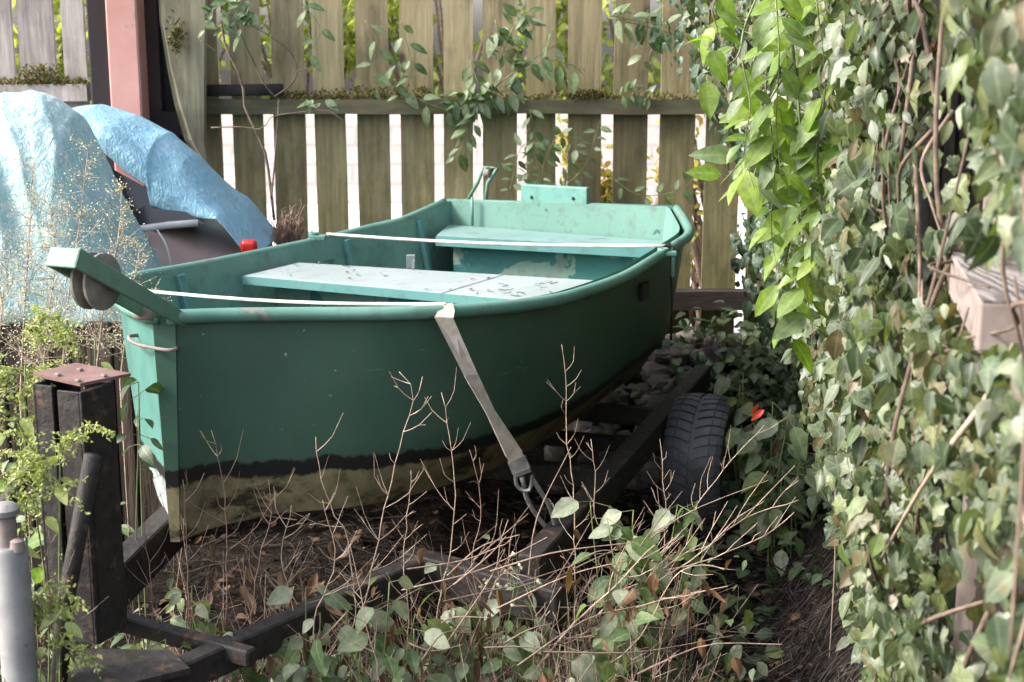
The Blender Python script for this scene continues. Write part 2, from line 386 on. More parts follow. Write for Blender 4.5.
M['deadleaf'] = leafmat('dead_leaves', [(.05, .03, .02), (.10, .055, .035), (.15, .095, .06), (.08, .042, .026), (.24, .18, .14)], .7, .15, 1.2, .2)
M['withered'] = leafmat('withered_leaves', [(.09, .045, .025), (.17, .09, .05), (.12, .07, .042), (.2, .13, .085)], .7, .25, 1.3, .2)
M['stalk'] = simple('dry_stalk', [(.3, (.24, .165, .12)), (.7, (.50, .39, .30))], 50, .7, 0, island=.5)
M['redstalk'] = simple('reddish_stalk', [(.3, (.15, .09, .068)), (.7, (.31, .205, .16))], 50, .7, 0, island=.5)
M['drymix'] = simple('dry_mixed_stems', [(.3, (.10, .065, .05)), (.7, (.30, .215, .165))], 50, .8, 0, island=1.0)
M['greenstem'] = simple('green_stem', [(.3, (.10, .13, .05)), (.7, (.20, .23, .10))], 40, .6, 0)
M['bark'] = simple('vine_bark', [(.3, (.06, .04, .03)), (.7, (.20, .145, .11))], 40, .85, .3, island=.8)
M['palestem'] = simple('pale_vine_stem', [(.3, (.24, .18, .13)), (.7, (.42, .34, .26))], 40, .8, .2, island=.4)
M['ivy'] = leafmat('ivy_leaves', [(.028, .050, .020), (.058, .092, .044), (.088, .125, .072), (.125, .155, .105), (.10, .145, .04), (.045, .072, .034), (.155, .18, .13), (.135, .17, .06), (.12, .088, .05), (.07, .105, .048)], .45, .28, 1.5, .55)
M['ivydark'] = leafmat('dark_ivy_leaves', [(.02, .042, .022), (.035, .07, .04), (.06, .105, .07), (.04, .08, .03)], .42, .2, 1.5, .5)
M['bright'] = leafmat('bright_vine_leaves', [(.09, .17, .02), (.15, .25, .03), (.22, .31, .05), (.11, .18, .05), (.16, .21, .12)], .4, .4, 1.7, .45)
M['fencevine'] = leafmat('fence_vine_leaves', [(.06, .11, .045), (.10, .16, .07), (.15, .20, .12), (.20, .25, .17)], .45, .3, 1.6, .4)
M['weed'] = leafmat('weed_leaves', [(.06, .11, .04), (.11, .17, .06), (.18, .23, .15), (.24, .27, .20), (.14, .19, .05), (.08, .12, .07)], .5, .3, 1.5, .4)
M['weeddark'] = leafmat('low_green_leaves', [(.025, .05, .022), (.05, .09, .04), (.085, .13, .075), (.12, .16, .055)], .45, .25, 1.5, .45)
M['spike'] = leafmat('pale_green_spikes', [(.26, .31, .10), (.34, .40, .16), (.42, .45, .22), (.30, .36, .13)], .7, .3, 1.3, .2)
M['seed'] = leafmat('cream_seedheads', [(.55, .55, .48), (.66, .66, .60), (.48, .44, .34), (.7, .70, .66)], .8, .3, 1.2, .1)
M['far'] = leafmat('sunlit_far_leaves', [(.16, .21, .04), (.28, .33, .07), (.38, .40, .09), (.2, .26, .05), (.10, .13, .03)], .5, .45, 1.8, .3)
M['farold'] = leafmat('yellowing_far_leaves', [(.28, .22, .05), (.38, .26, .07), (.30, .28, .06), (.2, .2, .05)], .6, .4, 1.5, .3)
M['black'] = simple('black_plastic', [(.3, (.006, .006, .006)), (.7, (.014, .014, .014))], 20, .5, .1)
M['redleaf'] = leafmat('red_leaf', [(.5, .05, .03), (.4, .04, .02)], .5, .3, 1.2, .3)
M['rubble'] = simple('rubble', [(.3, (.05, .043, .04)), (.6, (.14, .12, .11)), (.8, (.28, .25, .24))], 9, .9, .5, .01, island=.8)
def stonemat():
    m, nt, b = nodes('pale_stone_blocks'); tc = nt.nodes.new('ShaderNodeTexCoord')
    br = nt.nodes.new('ShaderNodeTexBrick'); mp = nt.nodes.new('ShaderNodeMapping'); mp.inputs['Rotation'].default_value = (math.radians(90), 0, 0)
    nt.links.new(tc.outputs['Object'], mp.inputs[0]); nt.links.new(mp.outputs[0], br.inputs[0])
    br.inputs['Scale'].default_value = 2.0; br.inputs['Mortar Size'].default_value = .025
    br.inputs['Color1'].default_value = (.38, .315, .295, 1); br.inputs['Color2'].default_value = (.32, .28, .265, 1); br.inputs['Mortar'].default_value = (.26, .235, .22, 1)
    f = noi(nt, tc.outputs['Object'], 5, 6); k = ramp(nt, [(.3, (.8, .8, .8)), (.7, (1.15, 1.12, 1.1))], f)
    c = mixc(nt, br.outputs[0], k, 1.0, 'MULTIPLY'); nt.links.new(c, b.inputs['Base Color']); b.inputs['Roughness'].default_value = .9
    bump(nt, b, f, .4, .02); return m
M['stone'] = stonemat()
M['path'] = simple('pale_gravel', [(.3, (.50, .46, .43)), (.7, (.68, .64, .61))], 12, .9, .4)

# ---------------------------------------------------------------- camera, light
cam = bpy.data.cameras.new('camera'); co = bpy.data.objects.new('camera', cam); COL.objects.link(co)
co.location = (0, 0, H); co.rotation_euler = (math.pi / 2 - PIT, 0, 0)
cam.sensor_width = 36; cam.lens = F * 36 / 1024; cam.clip_start = .05; cam.clip_end = 500
cam.dof.use_dof = True; cam.dof.focus_distance = 3.3; cam.dof.aperture_fstop = 7
sc.camera = co
SUN = V((-.74, -.13, .62)).normalized()
w = bpy.data.worlds.new('World'); sc.world = w; w.use_nodes = True
bg = w.node_tree.nodes['Background']; sky = w.node_tree.nodes.new('ShaderNodeTexSky'); sky.sky_type = 'NISHITA'
sky.sun_disc = False; sky.sun_elevation = math.asin(SUN.z); sky.sun_rotation = math.atan2(SUN.x, SUN.y); sky.dust_density = 4; sky.air_density = 1.0; sky.ozone_density = .6
hsv = w.node_tree.nodes.new('ShaderNodeHueSaturation'); hsv.inputs['Saturation'].default_value = .55; w.node_tree.links.new(sky.outputs[0], hsv.inputs['Color']); w.node_tree.links.new(hsv.outputs[0], bg.inputs[0]); bg.inputs[1].default_value = .15
sl = bpy.data.lights.new('sun', 'SUN'); so = bpy.data.objects.new('sun', sl); COL.objects.link(so)
sl.energy = 1.6; sl.angle = math.radians(11); sl.color = (1, .95, .88)
so.rotation_euler = SUN.to_track_quat('Z', 'Y').to_euler(); so.location = (-6, 1, 8)
vs = sc.view_settings; vs.view_transform = 'Standard'; vs.look = 'None'; vs.exposure = 1.87; vs.gamma = 1; vs.use_curve_mapping = False
sc.cycles.use_denoising = True; sc.cycles.max_bounces = 6; sc.cycles.transparent_max_bounces = 6
sc.cycles.sample_clamp_indirect = 4

# ---------------------------------------------------------------- ground
def wallx(y): return .31 + .135 * y
def gz(x, y):
    b = .42 * smooth((y - 4.7) / .7) * smooth((x - .1) / .5) * (1 - smooth((y - 5.8) / .8))
    wx = wallx(y)
    r = .42 * smooth((x - (wx - .22)) / .45) if y < 6 else 0
    n = .035 * noise.noise(V((x * 1.7, y * 1.7, 0))) + .015 * noise.noise(V((x * 7, y * 7, 3)))
    return max(b, r, .11 * smooth((y - 3.5) / .6) if y < 6 else 0) + n
xs = [-60, -30, -15, -8, -5] + [-3.5 + .07 * i for i in range(int(6.5 / .07))] + [3.2, 5, 8, 15, 30, 60]
ys = [-40, -20, -8, -3, 0] + [1 + .07 * i for i in range(int(6.0 / .07))] + [8, 10, 12, 16, 25, 40, 80]
mb = MB(); mb.grid([[V((x, y, gz(x, y) if -6 < x < 6 and .5 < y < 7.2 else 0)) for x in xs] for y in ys])
mb.build('ground', M['soil'], kind='structure')
mb = MB(); mb.grid([[V((x, y, .05 + .45 * smooth((y - 6.2) / 3.2))) for x in (-14, -8, -4, 0, 4, 8, 14)] for y in (6.2, 7, 7.8, 8.6, 9.4, 9.85)])
mb.build('path', M['path'], kind='structure')
# litter of twigs and dead leaves on the ground
mb = MB()
def ground_spot():
    while True:
        y = R.uniform(2.4, 5.2); x = R.uniform(-1.1, wallx(y) - .02)
        if R.random() < .45 + .55 * (x > .2): return x, y
for i in range(5200):
    x, y = ground_spot(); a = R.uniform(0, math.pi * 2); L = R.uniform(.03, .14) if R.random() < .9 else R.uniform(.15, .4)
    z = gz(x, y) + R.uniform(.003, .03); d = V((math.cos(a), math.sin(a), R.uniform(-.15, .25))) * L
    p0 = V((x, y, z)); mb.tube([p0, p0 + d * .5 + rv(.012), p0 + d], R.uniform(.0008, .0026), 3, False)
mb.build('twig_litter', M['litter'], label='dense litter of brown twigs on the dark soil', cat='litter', kind='stuff')
mb = MB()
for i in range(1500):
    x, y = ground_spot(); z = gz(x, y) + R.uniform(.004, .035); a = R.uniform(0, 6.28)
    mb.leaf(V((x, y, z)), V((math.cos(a), math.sin(a), R.uniform(-.1, .3))), V((R.uniform(-.6, .6), R.uniform(-.6, .6), 1)), R.uniform(.02, .055), R.uniform(.012, .035), R.uniform(-.5, .6), R.uniform(-.2, .6))
mb.build('dead_leaf_litter', M['deadleaf'], label='scattered dead brown leaves lying on the dark soil', cat='litter', kind='stuff')

# ---------------------------------------------------------------- fence at the back
YF = 5.55
def sx(px): return (px - 512) / F * YF * 1.0
def fence(name, edges, label, mat, top_z, rails, railpx, moss_zone):
    root = thing(name, P((edges[0][0] + edges[-1][1]) / 2, 300, YF) * 1, label, 'fence')
    root.location.z = 0
    mb = MB()
    for a, b in edges:
        xa, xb = P(a, 150, YF + .03).x, P(b, 150, YF + .03).x
        tl = R.uniform(-.006, .006); zb = .40 + R.uniform(-.03, .03)
        y0 = YF + .028 + R.uniform(-.002, .002); t = .02
        rows = 6; q = []
        for i in range(rows + 1):
            z = lerp(zb, top_z, i / rows); o = tl * (z - 1) + R.uniform(-.0012, .0012)
            q.append((xa + o, xb + o, z))
        for i in range(rows):
            a0, b0, z0 = q[i]; a1, b1, z1 = q[i + 1]
        vv = []
        for a0, b0, z in q: vv += [V((a0, y0, z)), V((b0, y0, z)), V((b0, y0 + t, z)), V((a0, y0 + t, z))]
        ff = [(i * 4 + k, i * 4 + (k + 1) % 4, i * 4 + 4 + (k + 1) % 4, i * 4 + 4 + k) for i in range(rows) for k in range(4)]
        ff += [(3, 2, 1, 0), tuple(rows * 4 + k for k in range(4))]
        mb.add(vv, ff)
    mb.build('slat_panel', mat, root, smooth=False)
    for (z0, z1, dy) in rails:
        mb = MB(); x0, x1 = P(railpx[0], 100, YF).x, P(railpx[1], 100, YF).x
        n = 40; rows = []
        for i in range(n + 1):
            x = lerp(x0, x1, i / n); j = .004 * noise.noise(V((x * 3, z0, 0))); k = .003 * noise.noise(V((x * 5, z0, 7)))
            rows.append([V((x, YF - dy + k, z0 + j)), V((x, YF + .024, z0 + j)), V((x, YF + .024, z1 + k)), V((x, YF - dy + k, z1 + k)), V((x, YF - dy + k, z0 + j))])
        mb.grid(rows); mb.add([rows[0][i] for i in range(4)], [(0, 1, 2, 3)]); mb.add([rows[-1][i] for i in range(4)], [(3, 2, 1, 0)])
        mb.build('rail', (M['rail'] if z0 > 1 else M['oldrail']) if mat is M['slat'] else M['greyslat'], root, smooth=False)
    mb = MB()
    zt = rails[0][1]
    for (p0, p1, dens, s) in moss_zone:
        for i in range(int(dens)):
            px = R.uniform(p0, p1); p = P(px, 100, YF); p.z = zt + R.uniform(-.004, .006) + (R.random() ** 3) * s; p.y = YF - R.uniform(-.02, .034)
            for k in range(3):
                mb.leaf(p + rv(.004), V((R.uniform(-1, 1), R.uniform(-1.2, .2), R.uniform(-.4, 1))), rv(1) + V((0, -.5, .5)), R.uniform(.008, .018), .007, .2, .2, 'lance')
    mb.build('moss', M['moss'], root); root.children[-1]['kind'] = 'stuff'
    return root
E = [(203, 222), (234, 264), (274, 305.5), (316, 346.5), (358, 390), (401, 434), (444, 473), (483, 517), (527, 556), (568, 601), (613, 647), (659, 694), (705.5, 740), (750, 784), (795, 829), (840, 873), (884, 917), (928, 962), (973, 1006)]
fence('picket_fence', E, 'mossy olive brown slatted timber fence across the back behind the boat', M['slat'], 2.0,
      [(1.338, 1.394, .036), (.575, .650, .05)], (199, 1010), [(270, 345, 260, .03), (345, 430, 330, .045), (568, 604, 520, .03), (604, 700, 120, .02), (430, 560, 120, .015)])
fence('picket_fence', [(-404, -369), (-361, -326), (-318, -283), (-275, -240), (-232, -197), (-189, -154), (-146, -111), (-103, -68), (-60, -25), (-17, 20), (27, 62), (70, 92)], 'pale grey fence panel left of the pink steel post', M['greyslat'], 2.0,
      [(1.385, 1.45, .036), (.575, .650, .05)], (-410, 90), [(-10, 30, 130, .02), (26, 62, 360, .07), (62, 90, 120, .02)])
mb = MB(); mb.rbeam(P(203, 90.5, YF - .045), P(283, 89.5, YF - .045), .03, .044)
mb.build('timber_offcut', M['darkwood'], label='short black timber offcut lying along the fence rail', cat='timber')

# posts and board left of the fence
def post(name, px0, px1, Y, dep, z1, mat, label, cat, z0=0):
    mb = MB(); a, b = P(px0, 60, Y), P(px1, 60, Y)
    mb.rbeam(V(((a.x + b.x) / 2, Y + dep / 2, z0)), V(((a.x + b.x) / 2, Y + dep / 2, z1)), b.x - a.x, dep, .006, (0, 1, 0))
    return mb.build(name, mat, label=label, cat=cat, smooth=False)
post('timber_post', 89, 111, YF - .06, .1, 2.3, M['darkwood'], 'black timber post between grey fence and pink post', 'post')
post('steel_post', 108, 139, YF - .14, .12, 2.4, M['pink'], 'salmon pink painted steel post behind the blue tarps', 'post')
t = thing('door_frame', V((-1.39, YF, 0)), 'dark maroon frame standing between pink post and leaning board', 'frame')
mb = MB(); a, b = P(139.5, 60, YF).x, P(158, 60, YF).x; mb.box(((a + b) / 2, YF + .06, 1.15), b - a, .08, 2.3); mb.build('upright', M['maroon'], t, smooth=False)
mb = MB(); a, b = P(158.3, 60, YF).x, P(201, 60, YF).x; mb.box(((a + b) / 2, YF + .08, 1.15), b - a, .03, 2.3); mb.build('panel', M['darkwood'], t, smooth=False)
mb = MB(); a, b = P(140, 60, YF).x, P(196, 60, YF).x; mb.box(((a + b) / 2, YF + .005, 1.30), b - a, .03, .09); mb.build('crossbar', M['darkwood'], t, smooth=False)
mb = MB()
bl = [(153, -60), (157, 20), (164, 65), (172, 105), (182, 140), (197, 168)]; br = [(207, -60), (206, 20), (205, 65), (205, 105), (205, 140), (205, 168)]
rows = []
for (l, r) in zip(bl, br):
    yy = YF - .02 - .16 * (1 - (l[1] + 60) / 230) * 0 - .10
    a, b = P(l[0], l[1], yy), P(r[0], r[1], yy)
    q_ = (l[1] + 60) / 230; rows.append([a + V((0, .06, 0)), a + V((lerp(.015, .05, q_), -.03, 0)), b + V((0, -.02, 0)), b + V((0, .03, 0)), a + V((0, .04, 0))])
mb.grid(rows); mb.add(rows[-1][:], [(0, 1, 2, 3, 4)])
bd = mb.build('leaning_board', M['board'], smooth=False, label='warped grey board leaning between dark frame and fence', cat='board')
mb = MB()
for i in range(160):
    p = P(177 + R.gauss(0, 4), 36 + R.gauss(0, 8), YF - .16); mb.leaf(p, rv(1) + V((0, -1, 0)), rv(1), .02, .008, .2, .2, 'lance')
o = mb.build('moss', M['moss'], bd); o['kind'] = 'stuff'

# beyond the fence
mb = MB(); rows = []
for i in range(9):
    t = i / 8
    rows.append([V((x, 9.8 + .75 * t + .03 * noise.noise(V((x, t * 3, 0))), .45 + .68 * t)) for x in [-14 + .35 * k for k in range(81)]])
rows.append([p + V((0, .5, 0)) for p in rows[-1]]); rows.append([V((p.x, p.y, 0)) for p in rows[-1]])
mb.grid(rows); mb.build('stone_wall', M['stone'], label='pale pink sunlit stone wall seen through the fence gaps', cat='wall')
def bush(name, c, rx, ry, rz, n, size, mat, label, cat='bush', group=None, kind='ovate'):
    t = thing(name, V((c[0], c[1], 0)), label, cat, group); mb = MB()
    clumps = [(V(c) + V((R.uniform(-1, 1) * rx, R.uniform(-1, 1) * ry, R.uniform(-1, 1) * rz)), R.uniform(.16, .36) * rz) for _ in range(26)]
    for i in range(n):
        q, r = R.choice(clumps); p = q + rv(1).normalized() * r * R.uniform(.5, 1.15)
        mb.leaf(p, rv(1) + V((0, 0, -.3)), rv(.6) + V((-.3, -.3, .8)), size * R.uniform(.6, 1.3), size * R.uniform(.4, .8), .3, .2, kind)
    mb.build('foliage', mat, t)
    mb = MB()
    for q, r in clumps:
        b = V((c[0] + R.uniform(-.2, .2), c[1], 0)); mb.tube([b, b.lerp(q, .5) + rv(.15), q], [.03, .008], 5)
    mb.build('stems', M['bark'], t); return t
hedge_x = [-4.3, -3.0, -1.7, -.4, .9, 2.2, 3.5]
hl = ['sunlit yellow green bush behind the grey fence panel', 'sunlit bush behind the pink post and dark frame', 'sunlit bush behind the fence by the bare sapling', 'sunlit bush behind the fence left of the middle vine',
      'sunlit bush behind the fence above the transom plate', 'sunlit bush behind the fence at its vine covered end', 'sunlit bush beyond the ivy covered corner of the fence']
for x, l in zip(hedge_x, hl):
    bush('bush', (x, 12.0 + R.uniform(-.3, .3), 1.9), .8, .5, 1.0, 1500, .10, M['far'], l, group='sunlit bushes beyond the fence')
bush('bush', (.38, 6.9, .95), .16, .15, .35, 420, .055, M['farold'], 'yellowing bush against the fence gaps above transom plate', group='yellow shrubs close behind the fence')
bush('bush', (.80, 6.7, .90), .10, .15, .40, 320, .055, M['farold'], 'narrow ochre shrub behind the fence right of transom plate', group='yellow shrubs close behind the fence')

# ---------------------------------------------------------------- the boat
SB = [(183, 314, 1.03), (210, 313, 1.027), (250, 312, 1.025), (317, 311.5, 1.02), (382, 311, 1.018), (435, 309.5, 1.014), (500, 305, 1.006), (545, 299.5, 1.0), (576, 292.5, .998), (620, 277, .996), (649, 260.5, 1.0), (673, 245, 1.008), (689, 233, 1.015), (686, 222, 1.03), (677, 207.5, 1.05)]
PB = [(147, 314, 1.03), (127, 305, 1.022), (114, 294, 1.0), (117, 283, .985), (135, 276, .973), (157, 271.5, .966), (200, 264, .958), (250, 254, .955), (300, 243.5, .956), (330, 237, .96), (370, 227, .972), (400, 220, .985), (423, 210.5, 1.0), (445, 200.5, 1.02)]
NS = 56
sb = resample([G(*p) for p in SB], NS); pb = resample([G(*p) for p in PB], NS)
RIMR = .0165
boat = thing('rowing_boat', V((-.1, 4.0, .5)), 'small dark green rowing boat strapped on a rusty black trailer', 'boat')
def section(i, inner=False):
    t = i / (NS - 1); a, b = sb[i], pb[i]; c = (a + b) / 2
    kc = lerp(.42, .86, smooth(t / .12)) if t < .12 else lerp(.86, .84, t)
    zc = lerp(.535, .545, t)
    if t < .10: zc = lerp(.505, .535, t / .10)
    zk = zc - .03 * smooth(t / .2)
    out = []
    off = .014 if not inner else .034
    w = (a - b).length / 2; r = (a - b).normalized()
    ks = 1 - off / max(w, .03)
    if inner: ks = max(ks, .25)
    m = 8
    def side(p, q):
        res = []
        for j in range(m + 1):
            u = j / m
            k = lerp(ks, kc * ks, u ** 1.25) * (1 - .13 * smooth((u - .72) / .28) * smooth(t / .1))
            x = c + (p - c) * k
            x.z = lerp(p.z - (.004 if not inner else -.004), zc + (.045 if inner else 0), u)
            res.append(x)
        return res
    S, Q = side(a, b), side(b, a)
    mid = (S[-1] + Q[-1]) / 2; mid.z = zk + (.055 if inner else 0)
    return S + [S[-1].lerp(mid, .5), mid, Q[-1].lerp(mid, .5)] + Q[::-1]
mb = MB(); outer = [section(i) for i in range(NS)]
mb.grid(outer); mb.add(outer[0], [tuple(range(len(outer[0])))])
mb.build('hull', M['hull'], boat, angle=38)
mb = MB(); inn = [section(i, True) for i in range(2, NS)]
ax = (((sb[-1] + pb[-1]) - (sb[NS // 2] + pb[NS // 2])) / 2); ax.z = 0; ax.normalize()
rr = (sb[-1] - pb[-1]); rr.z = 0; rr.normalize()
inn[-1] = [p - ax * .02 for p in inn[-1]]
mb.grid(inn); mb.add(inn[0], [tuple(range(len(inn[0])))]); mb.add(inn[-1], [tuple(range(len(inn[-1])))[::-1]])
mb.build('inner_lining', M['inner'], boat, angle=38)
mb = MB(); mb.add(outer[-1], [tuple(range(len(outer[-1])))]); q = [p - ax * .018 for p in outer[-1]]; n_ = len(q)
mb.add(outer[-1] + q, [(i, i + 1, n_ + i + 1, n_ + i) for i in range(n_ - 1)])
mb.build('transom', M['hull'], boat, smooth=False)
# gunwale tube: starboard + round the stem, port, transom cap
def down(p, d=.006): return p - V((0, 0, d))
mb = MB(); stem_mid = (sb[0] + pb[0]) / 2 - ax * .012
mb.tube([down(p) for p in sb[::-1]] + [down(sb[0].lerp(stem_mid, .8))], RIMR, 10); mb.build('gunwale', M['rim'], boat)
mb = MB(); mb.tube([down(p) for p in pb[::-1]] + [down(pb[0].lerp(stem_mid, .8))], RIMR, 10); mb.build('gunwale', M['rim'], boat)
mb = MB(); mb.tube([down(pb[-1]) + rr * -.004, down(pb[-1].lerp(sb[-1], .5)), down(sb[-1]) + rr * .004], .0135, 8); mb.build('transom_cap', M['rim'], boat)
# stem plate
mb = MB(); s0, p0 = outer[0][0], outer[0][-1]; s1, p1 = outer[0][8], outer[0][-9]
f = -ax * .006
mb.hexa([s1 + f * .2, p1 + f * .2, p1 + f, s1 + f, s0 + f * .2 , p0 + f * .2, p0 + f, s0 + f]); mb.build('stem_plate', M['hull'], boat, smooth=False)
# thwart (middle seat): two planks
zt = .912
def tp(px, py, z=zt): return G(px, py, z)
A, B, C_, D = tp(243, 275.5), tp(540, 301.5), tp(626, 282), tp(298, 262.3)
def plank(name, a, b, c, d, th, mat, parent):
    mb = MB(); dn = V((0, 0, -th)); mb.hexa([a + dn, b + dn, c + dn, d + dn, a, b, c, d]); return mb.build(name, mat, parent, smooth=False, bevel=.004)
tw = MB(); e = .66
def slab(a, b, c, d, th): tw.hexa([p - V((0, 0, th)) for p in (a, b, c, d)] + [a, b, c, d])
s1 = .695
A1, D1 = A.lerp(B, s1), D.lerp(C_, s1 * .93); gp = (B - A).normalized() * .002
slab(A, A1 - gp, D1 - gp, D, .022); slab(A1 + gp, B, C_, D1 + gp, .022)
thw = tw.build('thwart', M['bench'], boat, smooth=False, bevel=.004)
mb = MB(); fo = (A - D).normalized() * .0035; nn = V((0, 0, 1))
mb.hexa([A + fo * 0 - nn * .026, B - nn * .026, B + fo - nn * .026, A + fo - nn * .026, A - nn * .001, B - nn * .001, B + fo - nn * .001, A + fo - nn * .001])
mb.build('front_edge', M['benchedge'], thw, smooth=False)
def bulkhead(a, b, z0, z1, mat, back, name='bulkhead'):
    mb = MB(); a, b = V(a), V(b); n = V((0, 0, 0)) + back * .015
    a0, b0 = V((a.x, a.y, z0)), V((b.x, b.y, z0)); a1, b1 = V((a.x, a.y, z1)), V((b.x, b.y, z1))
    mb.hexa([a0, b0, b0 + n, a0 + n, a1, b1, b1 + n, a1 + n]); return mb.build(name, mat, boat, smooth=False)
back = (D - A).normalized()
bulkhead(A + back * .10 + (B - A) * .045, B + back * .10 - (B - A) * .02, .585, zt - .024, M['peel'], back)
mb = MB()
for i in range(58):
    u, v = R.choice((R.gauss(.12, .05), R.gauss(.30, .08), R.gauss(.8, .1), R.random())), min(.97, abs(R.gauss(.45, .3)) + .03)
    u = max(.03, min(.95, u))
    p = A.lerp(B, u).lerp(D.lerp(C_, u), v) + V((0, 0, .004)); s_ = R.choice((.005, .007, .01, .02)); mb.leaf(p, V((R.uniform(-1, 1), R.uniform(-1, 1), .05)), V((R.uniform(-.3, .3), R.uniform(-.3, .3), 1)), s_, s_ * .5, .1, .2)
    if i % 3 == 0:
        d = V((R.uniform(-1, 1), R.uniform(-1, 1), 0)) * R.uniform(.01, .03); mb.tube([p, p + d * .5 + rv(.003), p + d], .0012, 3, False)
mb.build('leaf_scraps', M['deadleaf'], label='dead leaf scraps and twigs lying on the middle boat seat', cat='litter', kind='stuff')
# stern bench
zb = .935
A, B = G(436, 235.5, zb), G(674, 248.5, zb); back = ax
C_, D = sb[-1] - ax * .03 - rr * .03, pb[-1] - ax * .03 + rr * .03
C_.z = D.z = zb
st = plank('stern_bench', A, B, C_, D, .022, M['sternbench'], boat)
mb = MB(); fo = -ax * .0035
mb.hexa([A - nn * .036, B - nn * .036, B + fo - nn * .036, A + fo - nn * .036, A - nn * .001, B - nn * .001, B + fo - nn * .001, A + fo - nn * .001][:8]); mb.build('front_edge', M['benchedge'], st, smooth=False)
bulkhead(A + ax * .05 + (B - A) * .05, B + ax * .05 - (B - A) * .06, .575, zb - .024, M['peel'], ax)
# ribs on the port inside
for (px, py, h, wd) in ((165, 276, .12, .035), (338, 239.5, .13, .03), (408.5, 223.5, .13, .025)):
    p = min(pb, key=lambda q: abs((P(px, py, 4) .x / 4) - q.x / q.y) + (0 if q.y > 3.4 else 9))
    i = pb.index(p); c = (sb[i] + pb[i]) / 2; inw = (c - p); inw.z = 0; inw.normalize(); tg = (pb[min(i + 1, NS - 1)] - pb[i - 1]).normalized()
    sec = section(i, True); low = sec[-7]
    mb = MB(); top = p + inw * .040 - V((0, 0, .012)); lo_ = V((low.x, low.y, low.z)) + inw * .012
    mb.rbeam(top, lo_, wd, .02, .003, inw); mb.build('rib', M['benchedge'], boat, smooth=False)
# peg and clip on the port side, rod on the transom
p = G(411, 262, .86); mb = MB(); mb.box(p, .03, .02, .05); mb.box(p + V((.012, -.01, -.005)), .008, .03, .03); mb.build('clip', M['bench'], boat, smooth=False, bevel=.002)
pp = pb[-1].lerp(sb[-1], .15) - ax * .045
mb = MB(); mb.tube([pp + V((0, 0, .02)), pp + V((.0, 0, -.085))], .006, 6); mb.build('rod', M['rim'], boat)
# transom pad with two bolts
ta, tb = pb[-1].lerp(sb[-1], .355), pb[-1].lerp(sb[-1], .64)
mb = MB(); dz = V((0, 0, .075)); a0, b0 = ta + ax * .012 - V((0, 0, .05)), tb + ax * .012 - V((0, 0, .05)); th = -ax * .03
mb.hexa([a0 + th, b0 + th, b0, a0, a0 + th + dz * 1.6, b0 + th + dz * 1.5, b0 + dz * 1.5, a0 + dz * 1.6]); pad = mb.build('transom_pad', M['plate'], boat, smooth=False, bevel=.004)
for k in (.17, .80):
    mb = MB(); c = a0.lerp(b0, k) + th + dz * .98; mb.lathe(c - ax * .003, ax, [(.0, 0), (.006, 0), (.0065, .002), (.0065, .008)], 10); mb.build('bolt', M['cord'], pad)
# fairlead loop with roller at the stern corner
c0 = pb[-1].lerp(sb[-1], .13) + ax * .02; mb = MB()
u1, u2 = c0 - rr * .04, c0 + rr * .045; apex = V((0, 0, .125)) + rr * .06 + ax * .02
for q, o in ((u1, -.035), (u2, -.012)):
    mb.tube([q - V((0, 0, .01)), q.lerp(c0 + apex, .55) + rr * o * .2, c0 + apex + rr * (-.03 if q is u1 else .03) , c0 + apex + rr * (.0)], .007, 8)
fl = mb.build('fairlead', M['bracket'], boat)
mb = MB(); mb.lathe(c0 + apex * .84 - rr * .012, rr, [(.004, 0), (.02, .0), (.013, .012), (.02, .024), (.004, .024)], 14); mb.build('roller', M['roller'], fl)
# rowlock fittings
k = min(range(NS), key=lambda i: (sb[i] - G(662, 253, 1.0)).length); p = sb[k]
mb = MB(); mb.box(p + V((.02, 0, -.002)), .05, .03, .014); mb.box(p + V((.035, 0, -.035)), .012, .022, .075); rl = mb.build('rowlock_bracket', M['rim'], boat, smooth=False, bevel=.003)
mb = MB(); mb.lathe(p + V((.005, 0, .002)), (0, 0, 1), [(.011, 0), (.017, 0), (.017, .012), (.011, .012)], 14, True); mb.build('socket', M['rim'], rl)
k2 = min(range(NS), key=lambda i: (sb[i] - G(650, 260, 1.0)).length); q = section(k2)[1]
mb = MB(); mb.box(q + V((.008, 0, -.03)), .012, .06, .05, rr, ax); mb.build('backing_block', M['blacksteel'], boat, smooth=False)
k = min(range(NS), key=lambda i: (pb[i] - G(318, 240, .958)).length); p = pb[k]
mb = MB(); mb.box(p + V((.0, 0, .008)), .055, .05, .016); mb.lathe(p + V((-.015, 0, .012)), (0, 0, 1), [(.011, 0), (.017, 0), (.017, .014), (.011, .014)], 12, True); mb.build('rowlock_bracket', M['rim'], boat, smooth=False, bevel=.003)
